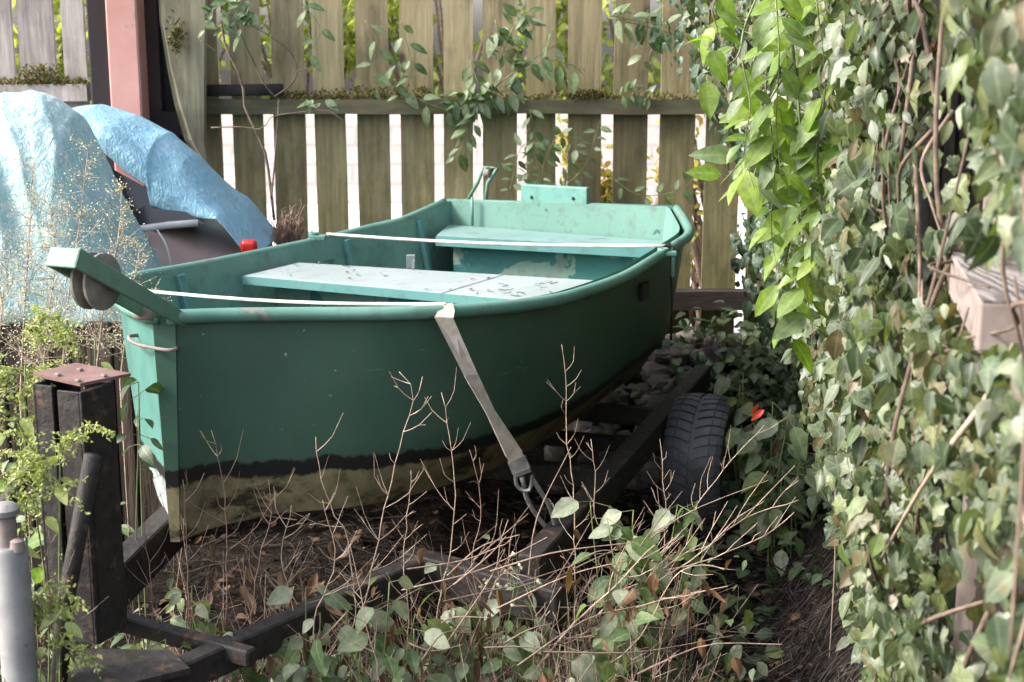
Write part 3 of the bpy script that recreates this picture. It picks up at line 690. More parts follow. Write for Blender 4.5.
# bow roller bracket
S0 = V(((sb[0] + pb[0]) / 2)); tip = P(61, 262, 2.79); fa = (tip - (S0 + V((0, 0, -.012)))).normalized(); L = (tip - S0).length
lat = V((ax.y, -ax.x, 0)); upv = lat.cross(fa).normalized()
if upv.z < 0: upv = -upv
br = thing if False else None
mb = MB()
for sgn in (1, -1):
    o = S0 + lat * (sgn * .034)
    pts = [(-.05, -.016), (.03, -.021), (L, -.02), (L, .022), (.05, .016), (-.03, .012)]
    mb.prism([o + fa * x + upv * y - lat * .004 for x, y in pts], lat * .008)
mb.box(S0 + fa * (L - .004), .076, .008, .042, lat, fa, upv); mb.box(S0 + fa * (L - .035) + upv * .018, .062, .06, .007, lat, fa, upv)
brk = mb.build('bow_bracket', M['bracket'], boat, smooth=False, bevel=.003)
for sgn in (1, -1):
    mb = MB(); c = S0 + fa * (L - .11) - upv * .010
    mb.lathe(c + lat * (sgn * .016 - .006), lat, [(.006, 0), (.054, 0), (.059, .003), (.059, .009), (.054, .012), (.006, .012)], 28); mb.build('roller', M['roller'], brk, angle=40)
mb = MB(); c = S0 + fa * .02 + lat * -.03 - upv * .005; mb.lathe(c - lat * .03, lat, [(.005, 0), (.018, .004), (.02, .02), (.018, .05), (.01, .056)], 16); mb.build('pivot_nut', M['roller'], brk)
mb = MB(); c = S0 - ax * .0 + V((-.005, .0, .02)) + lat * .0; mb.lathe(c + V((0, 0, -.01)), (0, 0, 1), [(.009, 0), (.013, .008), (.011, .02), (.004, .025)], 12); mb.build('bolt_head', M['roller'], brk)
# bow eye
mb = MB(); e1 = outer[0][1].lerp(outer[0][2], .1); e2 = outer[3][-2]
mid = (e1 + e2) / 2 - ax * .045; e1 = e1 + lat * .0 ; mb.tube(resample([e1, e1 - ax * .03, mid - lat * .02, e2 - ax * .02 - lat * .012, e2], 14), .0042, 8); mb.build('bow_eye', M['rustring'], boat)

# straps over the boat
def ribbon(mb, path, wd, dirs, th=.002):
    rows = []
    for p, w_, d in zip(path, wd, dirs):
        d = V(d).normalized(); rows.append((p - d * w_ / 2, p + d * w_ / 2))
    n = len(path)
    for i in range(n - 1):
        t = (path[i + 1] - path[i]).normalized(); nrm = t.cross(V(dirs[i])).normalized() * th
        a, b = rows[i]; c, d = rows[i + 1]
        mb.hexa([a - nrm, b - nrm, d - nrm, c - nrm, a + nrm, b + nrm, d + nrm, c + nrm])
k = min(range(NS), key=lambda i: (sb[i] - G(438, 309.5, 1.014)).length); ps = sb[k] + V((0, 0, .012))
k = min(range(4, NS), key=lambda i: (pb[i] - P(132, 289, pb[i].y)).length); pp = P(133, 289.5, 3.42)
strap = thing('ratchet_strap', V((.08, 3.28, .45)), 'dirty beige webbing strap pulled over the bow end down to the trailer', 'strap')
mb = MB(); cross = (ps - pp).normalized(); sd = cross.cross(V((0, 0, 1)))
pth = [pp.lerp(ps, i / 8) - V((0, 0, .012 * math.sin(math.pi * i / 8))) for i in range(9)]
ribbon(mb, pth, [.016] * 9, [sd] * 9, .0022); mb.build('crossing_webbing', M['rope'], strap, smooth=False); mb = MB()
hk = G(549, 527, .475)
out = V((ps.x + .004, ps.y - .022, ps.z - .014))
q0 = P(444, 318, 3.10); q1 = P(471, 375, 3.10); q2 = P(491, 413, 3.12); q3 = P(514, 454, 3.15); q4 = P(524, 474, 3.17)
pth = [ps, out, q0, q1, q2, q3, q4]
ribbon(mb, pth, [.034, .038, .042, .036, .028, .038, .036], [(1, .1, 0), (1, .1, 0), (1, .15, -.1), (.9, .5, -.1), (.6, .75, .1), (.95, .1, .3), (.95, .1, .35)], .002)
mb.build('webbing', M['web'], strap, smooth=False)
mb = MB(); mb.box((q3 + q4) / 2 + V((0, -.008, 0)), .044, .012, .03, (.93, 0, .37), (0, 1, 0), (-.37, 0, .93)); mb.tube(resample([q4 + V((-.02, 0, .012)), q4 + V((-.016, 0, -.03)), q4 + V((.012, 0, -.04)), q4 + V((.02, 0, -.002))], 10), .005, 7)
mb.build('buckle', M['steel'], strap, angle=40)
mb = MB(); d = hk - q4
mb.tube(resample([q4 + d * .05 + V((-.008, -.004, 0)), q4 + d * .5 + V((-.02, -.006, 0)), q4 + d * .95 + V((-.006, -.012, 0)), q4 + d * 1.02 + V((.012, -.01, 0)), q4 + d * .6 + V((.024, 0, 0)), q4 + d * .1 + V((.014, 0, 0))], 22), .0055, 8)
mb.build('hook', M['galv'], strap)
mb = MB()
k = min(range(NS), key=lambda i: (sb[i] - G(664, 251, 1.004)).length); ps = sb[k] + V((0, 0, .013))
k = min(range(4, NS), key=lambda i: (pb[i] - G(330, 237, .96)).length); pp = pb[k] + V((0, 0, .012))
rope = thing('tie_rope', ps, 'white rope stretched across the stern end of the boat', 'rope')
mb.tube([pp + V((0, 0, -.03)) - rr * .02, pp] + [pp.lerp(ps, i / 10) - V((0, 0, .012 * math.sin(math.pi * i / 10))) for i in range(1, 11)] , .0055, 7); mb.build('rope', M['rope'], rope)
mb = MB(); mb.tube(resample([ps, ps + V((.022, 0, -.004)), ps + V((.012, -.015, -.02)), ps + V((-.01, -.012, -.006)), ps + V((.015, .01, .004))], 16), .005, 6); mb.build('knot', M['cord'], rope)
mb = MB(); mb.tube([ps + V((.03, .0, -.01)), P(671, 275, ps.y - .02), P(672, 300, ps.y - .02), P(671, 340, ps.y)], .0035, 6)
mb.build('hanging_cord', M['cord'], label='thin dark cord hanging below the rope knot at the boat corner', cat='cord')

# ---------------------------------------------------------------- trailer
tr = thing('boat_trailer', V((0, 4, 0)), 'black painted steel boat trailer with tall winch post under the boat', 'trailer')
zf = .44
def bar(name, a, b, w_, h_, mat='blacksteel', par=tr): m_ = MB(); m_.rbeam(V(a), V(b), w_, h_, .004); return m_.build(name, M[mat], par, smooth=False)
axT = V((.32, .95, 0)).normalized(); rT = V((axT.y, -axT.x, 0))
r0 = G(545, 540, .48); r0.z = zf + .005
bar('frame_rail', r0 - axT * .12, r0 + axT * 1.9, .055, .08)
l0 = r0 - rT * .95
bar('frame_rail', l0 - axT * .05, l0 + axT * 1.9, .055, .08)
c0 = G(425, 548, .47); c1 = G(562, 583, .47); c0.z = c1.z = zf - .025
bar('cross_member', c1, c0 + (c0 - c1).normalized() * .06, .05, .085)
for s_ in (.75, 1.45): bar('cross_member', r0 + axT * s_ - V((0, 0, .045)), l0 + axT * s_ - V((0, 0, .045)), .045, .06)
T0 = G(95, 668, .45); T0.z = zf
bar('drawbar_arm', G(150, 668, zf + .035) - V((0, 0, .04)), G(418, 553, zf + .035) - V((0, 0, .04)), .045, .06)
bar('drawbar_arm', G(70, 640, zf) + V((0, 0, .02)), G(172, 522, zf + .06) + V((0, 0, -.01)), .055, .10)
bar('cross_member', G(92, 600, zf + .04) - V((0, 0, .03)), G(252, 643, zf + .04) - V((0, 0, .03)), .03, .035, 'blacksteel')
mb = MB(); q = [G(60, 700, zf + .04), G(190, 668, zf + .04), G(170, 650, zf + .04), G(80, 648, zf + .04)]; mb.prism(q, V((0, 0, -.012))); mb.build('drawbar_plate', M['blacksteel'], tr, smooth=False)
# winch post: two channels, top plate, diagonal stay
post_ = None
zp = G(82, 378, 1.0); Yp = 2.62
zt_ = P(80, 386, Yp).z; zb_ = zf + .03
dv = V((.80, -.32, 0)).normalized(); dn_ = V((.32, .80, 0)).normalized()
cs = []
mb = MB()
pl, pr = P(55, 520, Yp), P(98, 520, Yp)
def chan(c, w_, d_, flip):
    m_ = MB(); th = .006
    c = V((c.x, c.y, 0)); zm, zh = (zt_ + zb_) / 2, zt_ - zb_
    m_.box(c + V((0, 0, zm)) + dv * (w_ / 2 * flip), th, d_, zh, dv, dn_)
    for s_ in (-1, 1): m_.box(c + V((0, 0, zm)) + dn_ * (s_ * (d_ / 2 - th / 2)) - dv * (th * .5 * flip), w_, th, zh - .002, dv, dn_)
    return m_.build('winch_post', M['blacksteel'], tr, smooth=False, bevel=.002)
chan(P(66, 520, Yp + .05), .040, .085, -1)
chan(P(92, 520, Yp), .050, .085, 1)
mb = MB(); e_ = P(116, 520, Yp + .045)
mb.box(V((P(110, 520, Yp + .02).x, Yp + .0, (zt_ + zb_) / 2)), .006, .08, zt_ - zb_ - .004, dv, dn_); mb.build('side_plate', M['blacksteel'], tr, smooth=False)
mb = MB(); zpl = zt_ + .004
mb.prism([G(33, 376, zpl), G(80, 386.5, zpl), G(131, 376, zpl), G(76, 365.5, zpl)], V((0, 0, .006))); mb.build('top_plate', M['rustplate'], tr, smooth=False)
mb = MB(); mb.tube([P(93, 455, Yp - .06), P(66, 600, Yp - .08), P(58, 690, Yp - .08)], .0165, 10); mb.build('stay', M['blacksteel'], tr)
mb = MB(); mb.tube([P(40, 455, Yp - .02), P(8, 500, Yp - .05), P(-20, 540, Yp - .08)], .015, 10); mb.build('stay', M['blacksteel'], tr)
for px, py in ((58, 376), (80, 371), (104, 377), (78, 382)):
    mb = MB(); c = G(px, py, zpl + .006); mb.lathe(c, (0, 0, 1), [(.007, 0), (.007, .004), (.004, .006)], 6); mb.build('bolt', M['rustring'], tr, smooth=False)
# jockey wheel tube
jc = P(14, 600, 2.38); jk = thing('jockey_stand', V((jc.x, jc.y, 0)), 'grey galvanised jockey stand tube with capped top at the near end', 'trailer stand')
zj = lambda py: P(14, py, 2.38).z
mb = MB(); mb.lathe(V((jc.x, jc.y, .1)), (0, 0, 1), [(.031, 0), (.031, zj(548) - .1), (.028, zj(545) - .1)], 22); mb.build('tube', M['galv'], jk, angle=40)
mb = MB(); mb.lathe(V((jc.x - .004, jc.y, zj(546))), (0, 0, 1), [(.018, 0), (.018, zj(516) - zj(546))], 18); mb.lathe(V((jc.x + .018, jc.y - .012, zj(548))), (0, 0, 1), [(.014, 0), (.012, .018), (.006, .022)], 12); mb.build('neck', M['rustring'], jk, angle=40)
mb = MB(); mb.lathe(V((jc.x - .004, jc.y, zj(517))), (0, 0, 1), [(.016, 0), (.025, .006), (.026, .016), (.018, .024), (.004, .026)], 20); mb.build('cap', M['galv'], jk, angle=40)
# wheels
def wheel(c, axis):
    axis = axis.normalized(); c = V(c); Rr, W2 = .198, .085
    prof = [(.125, -.075), (.155, -.088), (.174, -.090), (Rr - .016, -W2), (Rr - .006, -.062), (Rr - .002, -.03), (Rr - .001, 0), (Rr - .002, .03), (Rr - .006, .062), (Rr - .016, W2), (.174, .090), (.155, .088), (.125, .075)]
    mb = MB(); mb.lathe(c, axis, prof, 64, True)
    x = V((axis.y, -axis.x, 0)).normalized(); y = V((0, 0, 1)); nb = 38
    def pt(a, w_, r): return c + axis * w_ + (x * math.cos(a) + y * math.sin(a)) * r
    def rad(w_): return Rr - .0022 - .013 * (abs(w_) / W2) ** 3
    for kx in range(nb):
        for sg in (-1, 1):
            a0 = 2 * math.pi * (kx + (.5 if sg > 0 else 0)) / nb; da = 2 * math.pi / nb * .70
            ws = [.006, .030, .052, .074, .090]; sh = [0, .055, .085, .10, .105]
            for i in range(4):
                if i == 2: ga = .003
                else: ga = 0
                wA, wB = ws[i] + ga, ws[i + 1]
                q = []
                for lift in (-.003, .0075):
                    for (w_, s_, e_) in ((wA, sh[i], 0), (wB, sh[i + 1], 0), (wB, sh[i + 1], da), (wA, sh[i], da)):
                        q.append(pt(a0 + s_ + e_, sg * w_, rad(w_) + (lift if w_ < .085 else lift * .5)))
                mb.hexa(q if sg > 0 else [q[3], q[2], q[1], q[0], q[7], q[6], q[5], q[4]])
    wh = MB(); wh.lathe(c, axis, [(.03, -.05), (.08, -.045), (.10, -.06), (.128, -.072), (.128, .072), (.10, .06), (.08, .045), (.03, .05)], 32)
    root = wh.build('wheel', M['galv'], tr, angle=35)
    t_ = mb.build('tyre', M['rubber'], root, angle=30)
    return root
wc = P(704, 398, 4.30); wx_ = V((.945, -.325, 0))
WC = V((wc.x, 4.30, .331)); wheel(WC, wx_); wheel(WC - wx_.normalized() * 1.38, wx_)
bar('axle', WC - wx_.normalized() * .1 + V((0, 0, .02)), WC - wx_.normalized() * 1.28 + V((0, 0, .02)), .045, .045)

# ---------------------------------------------------------------- tarps and what they cover
def tarp(name, x0, x1, topf, hemf, yf, yt, ybk, mat, label, nx=200, nv=120, amp=.03, seed=0, dirv=(2.0, .5)):
    rows = []
    for j in range(nv + 1):
        v = j / nv; row = []
        for i in range(nx + 1):
            x = lerp(x0, x1, i / nx); zt_, zh = topf(x), hemf(x)
            if v < .62:
                u = v / .62; ang = u * math.pi / 2
                z = lerp(zh, zt_, math.sin(ang) ** .85); y = lerp(yf(x), yt(x), 1 - math.cos(ang))
            else:
                u = (v - .62) / .38; z = lerp(zt_, zh, u ** 1.8); y = lerp(yt(x), ybk(x), math.sin(u * math.pi / 2))
            s = V((x * 3.2 + z * dirv[0] + seed, y * 1.2 + z * dirv[1], seed))
            n1 = 1 - abs(noise.noise(s * 1.3)) * 2; n2 = 1 - abs(noise.noise(s * 3.1)) * 2
            wq = V((x * 9 + seed, y * 9, z * 9)); wq += V((noise.noise(wq * .5), noise.noise(wq * .5 + V((7, 0, 0))), noise.noise(wq * .5 + V((0, 9, 0))))) * 1.2
            n3 = -abs(noise.noise(wq)) * 3.0 - abs(noise.noise(wq * 2.3)) * 1.5
            fo = V((x * 7.5 + (z - 1) * 2.2 * dirv[0] + seed + .8 * noise.noise(V((x * 3, z * 3, seed))), z * .9, seed)); fold = 1 - abs(noise.noise(fo)) * 2.4
            dd = amp * (n1 * .55 + n2 * .16 + fold * .60) + .0012 * n3
            edge = min(1, v * 9) * .8 + .2
            row.append(V((x + .3 * dd, y - dd * edge * .9, z + dd * edge * .5 - (.015 * noise.noise(V((x * 6, seed, 0))) if v < .1 else 0))))
        rows.append(row)
    mb = MB(); mb.grid(rows); o = mb.build(name, mat, label=label, cat='tarp')
    sd_ = o.modifiers.new('solid', 'SOLIDIFY'); sd_.thickness = .003
    return o
def zpx(Y): return lambda px, py: P(px, py, Y)
Yl = 4.5
pts = [P(a, b, Yl) for a, b in [(-140, 150), (-60, 112), (0, 97), (30, 93), (55, 101), (76, 116), (92, 150), (104, 182), (120, 216), (136, 250), (150, 278), (170, 320)]]
tx, tz = [p.x for p in pts], [p.z for p in pts]
def hem_l(x):
    return interp(x, [P(-140, 0, 4.15).x, P(0, 0, 4.15).x, P(60, 0, 4.15).x, P(110, 0, 4.15).x, P(165, 0, 4.15).x], [P(0, 322, 4.15).z, P(0, 325, 4.15).z, P(0, 329, 4.15).z, P(0, 322, 4.15).z, P(0, 322, 4.15).z])
tarp('tarpaulin', tx[0], tx[-1], lambda x: interp(x, tx, tz), lambda x: min(hem_l(x), interp(x, tx, tz) - .02), lambda x: 4.15, lambda x: 4.5, lambda x: 4.85, M['tarp_pale'],
     'faded pale turquoise tarpaulin heaped over a mound at far left', amp=.032, seed=3, dirv=(1.2, .5))
Yr = 5.05
pts = [P(a, b, Yr) for a, b in [(40, 120), (75, 110), (96, 108), (130, 118), (165, 134), (190, 157), (215, 187), (240, 216), (258, 238), (267, 248)]]
rx, rz = [p.x for p in pts], [p.z for p in pts]
hp = [P(a, b, 4.78) for a, b in [(40, 150), (100, 150), (125, 172), (146, 186), (150, 206), (165, 211), (185, 215), (215, 219), (245, 231), (268, 245)]]
hx, hz = [p.x for p in hp], [p.z for p in hp]
tarp('tarpaulin', rx[0], rx[-1], lambda x: interp(x, rx, rz), lambda x: min(interp(x, hx, hz), interp(x, rx, rz) - .015), lambda x: 4.78, lambda x: 5.08, lambda x: 5.38, M['tarp_blue'],
     'brighter blue tarpaulin draped over the brown machine beside the pink post', amp=.023, seed=11, dirv=(3.0, .2))
mc = thing('covered_machine', V((-1.3, 5.0, 0)), 'brown painted machine body with red tail light under the blue tarp', 'machine')
mb = MB(); rows = []
prof = [(.30, 4.70), (.60, 4.66), (.80, 4.66), (.92, 4.68), (.985, 4.72), (1.02, 4.79), (1.035, 4.95), (1.03, 5.3), (.3, 5.32)]
for i in range(25):
    t = i / 24; x = lerp(-1.75, -.90, t); k = 1 - .16 * smooth((t - .55) / .45); yo = .10 * smooth((t - .6) / .4)
    rows.append([V((x, y + yo * (1 if y < 5 else 0), .3 + (z - .3) * k if z > .3 else z)) for z, y in prof])
mb.grid(rows); mb.add(rows[-1], [tuple(range(len(prof)))]); mb.add(rows[0], [tuple(range(len(prof)))[::-1]]); mb.build('body', M['machine'], mc)
mb = MB(); mb.tube([P(115, 236, 4.69), P(140, 229, 4.70), P(170, 225, 4.72), P(198, 223, 4.74)], .012, 8); mb.build('trim', M['white'], mc)
mb = MB(); mb.hexa([P(100, 235, 4.74), P(205, 224, 4.76), P(205, 224, 4.95), P(100, 235, 4.95), P(105, 165, 4.80), P(160, 195, 4.80), P(160, 195, 4.95), P(105, 165, 4.95)]); mb.build('window', M['glass'], mc, smooth=False)
mb = MB(); a = P(249, 247, 4.72); mb.rbeam(a - V((.028, 0, 0)), a + V((.028, 0, 0)), .04, .05, .01); mb.build('tail_light', M['redlens'], mc, bevel=.003)
mb = MB(); mb.tube(resample([P(157, 230, 4.67), P(166, 245, 4.63), P(172, 268, 4.63)], 8), .003, 5); mb.build('cable', M['white'], mc)
# rotten brown boards under the pale tarp
sl_ = thing('board_bin', V((-1.5, 4.15, 0)), 'rotten dark brown board bin under the pale tarpaulin', 'bin')
mb = MB(); x = -2.2
while x < -1.06:
    w_ = R.uniform(.05, .09); mb.rbeam(V((x + w_ / 2, 4.16 + R.uniform(-.012, .012), 0)), V((x + w_ / 2, 4.16 + R.uniform(-.012, .012), .80)), w_ - .004, .025, .004, (0, 1, 0)); x += w_
mb.build('boards', M['brownslab'], sl_, smooth=False)
mb = MB(); mb.box((-1.65, 4.52, .4), 1.1, .66, .8); mb.build('core', M['brownslab'], sl_, smooth=False)
mb = MB(); mb.lathe(P(365, 262, 5.25), (0, 0, 1), [(.11, -.2), (.115, .02), (.105, .07), (.08, .098), (.04, .112), (.0, .115)], 28)
mb.build('plastic_tub', M['navy'], label='dark blue rounded tub peeping over the far gunwale', cat='tub')

# ---------------------------------------------------------------- ivy wall on the right
gw = thing('boundary_fence', V((1.0, 4, 0)), 'dark board fence buried in ivy along the right side', 'fence')
mb = MB(); y = .9
while y < 5.5:
    d = .15; a, b = V((wallx(y) + .17, y, 0)), V((wallx(y + d) + .17, y + d, 0)); h = 1.42 if y < 2.2 else 2.3
    mb.beam(a + V((R.uniform(0, .01), 0, h / 2)), b + V((R.uniform(0, .01), -.006, h / 2)), .022, h); y += d
xb = wallx(1.3) + .19
while xb < 3.6:       # the fence turns away to the right beside the viewer
    mb.box((xb + .073, 1.30 - .10 * xb + R.uniform(0, .008), .95), .143, .022, 1.9); xb += .15
mb.build('boards', M['darkwood'], gw, smooth=False)
def ivysurf(y, z):
    x = wallx(y) + .04
    x += .13 * smooth((.95 - z) / .45)
    x -= .30 * smooth((z - 1.15) / .55) * smooth((y - 3.4) / 1.2) * (1 - .75 * smooth((y - 4.6) / .6))
    x -= .10 * (noise.noise(V((y * 2.3, z * 2.3, 5))) + .5 * noise.noise(V((y * 5, z * 5, 9))))
    return x
def ivy(name, n, y0, y1, z0, z1, size, mat, label, offs=(-.03, .11), kind='ivy', dens=None, stems=60, nrm=(-.72, -.5, .42), sm='bark', cat='ivy', stemr=.004):
    yc = (y0 + y1) / 2; t = thing(name, V((wallx(yc), yc, 0)), label, cat); mb = MB()
    i = 0; tries = 0
    while i < n and tries < n * 12:
        tries += 1
        y = R.uniform(y0, y1) if y1 / y0 < 1.8 else y0 * (y1 / y0) ** R.random(); z = R.uniform(z0, z1)
        if dens and R.random() > dens(y, z): continue
        g = noise.noise(V((y * 3.0, z * 3.0, 2)))
        if g < -.10 and R.random() < .88: continue
        p = V((ivysurf(y, z) - R.uniform(*offs), y, z))
        nr = V(nrm) + rv(.85); d = V((R.uniform(-.5, .3), R.uniform(-.6, .4), R.uniform(-1.3, -.2)))
        s_ = size * R.choice((.4, .55, .7, .7, .85, 1, 1.25))
        kk = R.choice(('ivy', 'ivy', 'heart', 'heart', 'ovate', 'lance')) if kind == 'ivy' else kind
        mb.leaf(p, d, nr, s_ * (1 if kk == 'ivy' else 1.1), s_ * (R.uniform(.7, 1.0) if kk == 'ivy' else R.uniform(.5, .75)), R.uniform(0, .6), R.uniform(-.1, .5), kk); i += 1
    mb.build('leaves', mat, t); mb = MB()
    for k in range(stems):
        y = R.uniform(y0, y1); z = R.uniform(z0, z1); q = [V((ivysurf(y, z) + .01, y, z))]
        dirn = V((R.uniform(-.7, .7), R.uniform(-1.0, 1.0)))
        for j in range(9):
            y += dirn.x * .06; z += dirn.y * .07; dirn += V((R.gauss(0, .15), R.gauss(0, .15))); q.append(V((ivysurf(y, z) - .03, y, z)))
        if q[-1].z > z1 + .3: continue
        q = resample([q[0], q[3], q[6], q[9]], 18)
        mb.tube(q, [stemr * R.uniform(.6, 1.4), stemr * .4], 5)
    mb.build('stems', M[sm], t); return t
# window in the ivy where the sawn timber shows
def project(p):
    d = p.y * CP - (p.z - H) * SP
    return 512 + F * p.x / d, 341 - F * (p.y * SP + (p.z - H) * CP) / d
def hole(y, z):
    if y > 2.15: return 1
    px, py = project(V((ivysurf(y, z), y, z)))
    return 0 if 938 < px and 240 < py < 300 + (px - 943) * .45 else 1
def lowdens(y, z): return hole(y, z) * (.35 + .65 * smooth((z - .25) / .4))
ivy('ivy', 9800, 2.1, 5.4, .95, 2.3, .041, M['ivy'], 'grey green ivy climbing the upper right side behind the bright vine', dens=hole, stems=170)
ivy('ivy', 5400, 2.2, 5.2, .10, 1.0, .041, M['ivy'], 'ivy hanging low over the bank at right beside the bare soil', dens=lowdens, stems=160)
niv = ivy('ivy', 3900, 1.25, 2.5, .62, 1.78, .035, M['ivy'], 'blurred nearest ivy hanging below the sawn timber at right edge', offs=(-.02, .06), dens=hole, stems=40)
mb = MB()
for i in range(2600):
    x = R.uniform(.62, 3.4); z = R.uniform(.1, 2.0); y = 1.30 - .10 * x - R.uniform(.0, .09)
    if noise.noise(V((x * 3, z * 3, 4))) < -.15 or x / y < .42: continue
    s_ = .045 * R.choice((.5, .7, .85, 1, 1.2)); kk = R.choice(('ivy', 'ivy', 'heart', 'ovate'))
    mb.leaf(V((x, y, z)), V((R.uniform(-.5, .5), -.4, R.uniform(-1.2, -.2))), V((-.3, -.8, .4)) + rv(.7), s_, s_ * R.uniform(.6, .95), R.uniform(0, .5), R.uniform(0, .4), kk)
mb.build('leaves', M['ivy'], niv)
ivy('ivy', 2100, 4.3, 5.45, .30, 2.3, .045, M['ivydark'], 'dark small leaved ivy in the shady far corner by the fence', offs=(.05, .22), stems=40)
# sawn timber
tb_ = thing('timber_beam', P(970, 280, 1.9), 'sawn pinkish timber beam end poking out of the ivy', 'timber')
a = P(951, 251, 2.02); b = P(981, 298, 1.63); b.z = a.z; ddir = (b - a).normalized(); rgt = V((ddir.y * -1, ddir.x, 0)); 
if rgt.x < 0: rgt = -rgt
W_, H_ = .15, .062
mb = MB(); z_ = V((0, 0, 1)); mb.hexa([a - z_ * H_, b - z_ * H_, b - z_ * H_ + rgt * W_, a - z_ * H_ + rgt * W_, a - z_ * .003, b - z_ * .003, b + rgt * W_ - z_ * .003, a + rgt * W_ - z_ * .003]); mb.build('beam', M['sleeper'], tb_, smooth=False, bevel=.003)
mb = MB(); mb.prism([a + rgt * .002, b + rgt * .002, b + rgt * (W_ - .002), a + rgt * (W_ - .002)], V((0, 0, -.0028))); mb.build('top_face', M['ring'], tb_, smooth=False)
post('timber_post', 1009, 1080, 1.92, .07, 2.3, M['sleeper'], 'pale pinkish post at the top right corner above the ivy', 'post')
# bright green climber with hanging shoots
def shoot(mb_s, mb_l, path, r, nleaf, size, kind='ovate', spread=1.0, t0=0.0, droop=.35, hang=-.5):
    q = resample(path, 24); mb_s.tube(q, [r, r * .45], 5)
    for i in range(nleaf):
        t = t0 + (1 - t0) * (i + R.random()) / nleaf; k = min(22, int(t * 23)); p = q[k]; tg = (q[k + 1] - q[k]).normalized()
        side = tg.cross(V((R.uniform(-.4, .4), -1, R.uniform(-.2, .4)))).normalized() * (1 if i % 2 else -1)
        d = side * spread + tg * R.uniform(.1, .6) + V((R.uniform(-.2, .2), R.uniform(-.5, .1), hang * R.uniform(.3, 1.3)))
        pb_ = p + d.normalized() * size * .18; mb_s.tube([p, pb_], r * .35, 4, False)
        s_ = size * R.uniform(.6, 1.2)
        mb_l.leaf(pb_, d, V((R.uniform(-.6, .1), R.uniform(-.9, -.1), R.uniform(.3, 1))), s_, s_ * R.uniform(.42, .58), R.uniform(.1, droop), R.uniform(.05, .3), kind)
def climber(name, loc, shoots, label, lm, stm, cat='vine'):
    t = thing(name, loc, label, cat); a_, b_ = MB(), MB()
    for s_ in shoots:
        path = [P(x, y, Y) for x, y, Y in s_[0]]; shoot(a_, b_, path, *s_[1:])
    a_.build('stems', M[stm], t); b_.build('leaves', M[lm], t); return t
sh = [([(788, -10, 3.0), (794, 60, 3.0), (800, 130, 2.98), (798, 200, 2.95), (800, 235, 2.93)], .0035, 13, .085, 'ovate', 1, 0, .4, -.45),
      ([(800, 220, 2.95), (815, 245, 2.9), (850, 270, 2.85), (905, 287, 2.8)], .0045, 6, .075, 'ovate', 1, 0, .4, -.6),
      ([(830, -10, 3.1), (850, 60, 3.1), (835, 140, 3.0), (800, 210, 2.95)], .003, 13, .085, 'ovate', 1, 0, .4, -.5),
      ([(760, -10, 3.2), (745, 25, 3.1), (735, 60, 3.0), (700, 75, 2.95)], .003, 7, .10, 'ovate', 1, .2, .4, -.25),
      ([(795, 60, 3.0), (770, 100, 3.0), (750, 150, 2.95), (720, 185, 2.9)], .003, 8, .09, 'ovate', 1, .2, .4, -.35),
      ([(800, 200, 2.95), (790, 240, 2.95), (782, 290, 2.95), (790, 340, 2.95)], .003, 9, .08, 'ovate', .8, 0, .4, -.9),
      ([(870, -20, 3.0), (880, 60, 2.95), (850, 120, 2.9), (845, 200, 2.9)], .003, 12, .08, 'ovate', 1, 0, .4, -.5),
      ([(810, -20, 3.3), (770, 50, 3.3), (765, 130, 3.3), (750, 190, 3.2)], .003, 12, .09, 'ovate', 1, 0, .4, -.5)]
for (px, py, dx, ln) in ((720, -10, -8, 60), (775, -10, 4, 190), (815, -10, 10, 260), (850, -10, -6, 230), (890, -10, 4, 160), (742, 60, 8, 130), (770, 120, 4, 150), (825, 90, -8, 190), (865, 60, 6, 150), (805, 180, 5, 150), (905, -10, 12, 110)):
    sh.append(([(px, py, 2.9), (px + dx, py + ln * .35, 2.87), (px + dx * .3, py + ln * .7, 2.87), (px + dx * 1.6, py + ln, 2.84)], .002, max(7, ln // 11), R.uniform(.05, .075), R.choice(('ovate', 'heart', 'lance')), 1, 0, .45, -.6))
climber('climbing_vine', V((.8, 3.0, 0)), sh, 'bright green climber with pointed leaves hanging at upper right', 'bright', 'greenstem')
sh = [([(875, 190, 2.7), (845, 265, 2.75), (838, 340, 2.8), (832, 420, 2.9)], .0028, 0, .05), ([(1000, 20, 2.4), (940, 90, 2.5), (890, 160, 2.6), (860, 215, 2.65), (834, 290, 2.7)], .0065, 0, .05),
      ([(845, 230, 2.8), (838, 330, 2.8), (842, 400, 2.85), (836, 455, 2.9), (835, 560, 3.0), (828, 680, 3.1)], .003, 0, .05), ([(914, 290, 2.5), (917, 360, 2.5), (912, 450, 2.55), (905, 520, 2.6)], .0028, 0, .05),
      ([(1015, 345, 1.6), (985, 400, 1.62), (955, 440, 1.65), (920, 490, 1.75), (880, 560, 1.9)], .0045, 0, .05), ([(880, 160, 2.7), (878, 260, 2.7), (882, 380, 2.7), (880, 430, 2.75)], .003, 0, .04)]
climber('bare_creeper', V((.75, 2.8, 0)), sh, 'bare brown creeper stems crossing in front of the ivy', 'ivy', 'palestem')
t = thing('dead_leaf_cluster', P(940, 40, 2.6), 'cluster of curled rust brown dead leaves caught in the ivy', 'dead leaves'); mb = MB()
for cx_, cy_, n_, s_ in ((945, 15, 9, .05), (938, 45, 6, .045), (941, 68, 5, .045), (855, 55, 3, .04), (868, 120, 3, .04), (860, 165, 2, .035)):
    for i in range(n_):
        p = P(cx_ + R.gauss(0, 6), cy_ + R.gauss(0, 8), 2.55 + R.uniform(-.04, .04)); mb.leaf(p, V((R.uniform(-.5, .5), -.3, -1)), rv(1) + V((-.4, -1, 0)), s_, s_ * .6, R.uniform(-.6, .8), R.uniform(.2, .8))
mb.build('leaves', M['withered'], t)

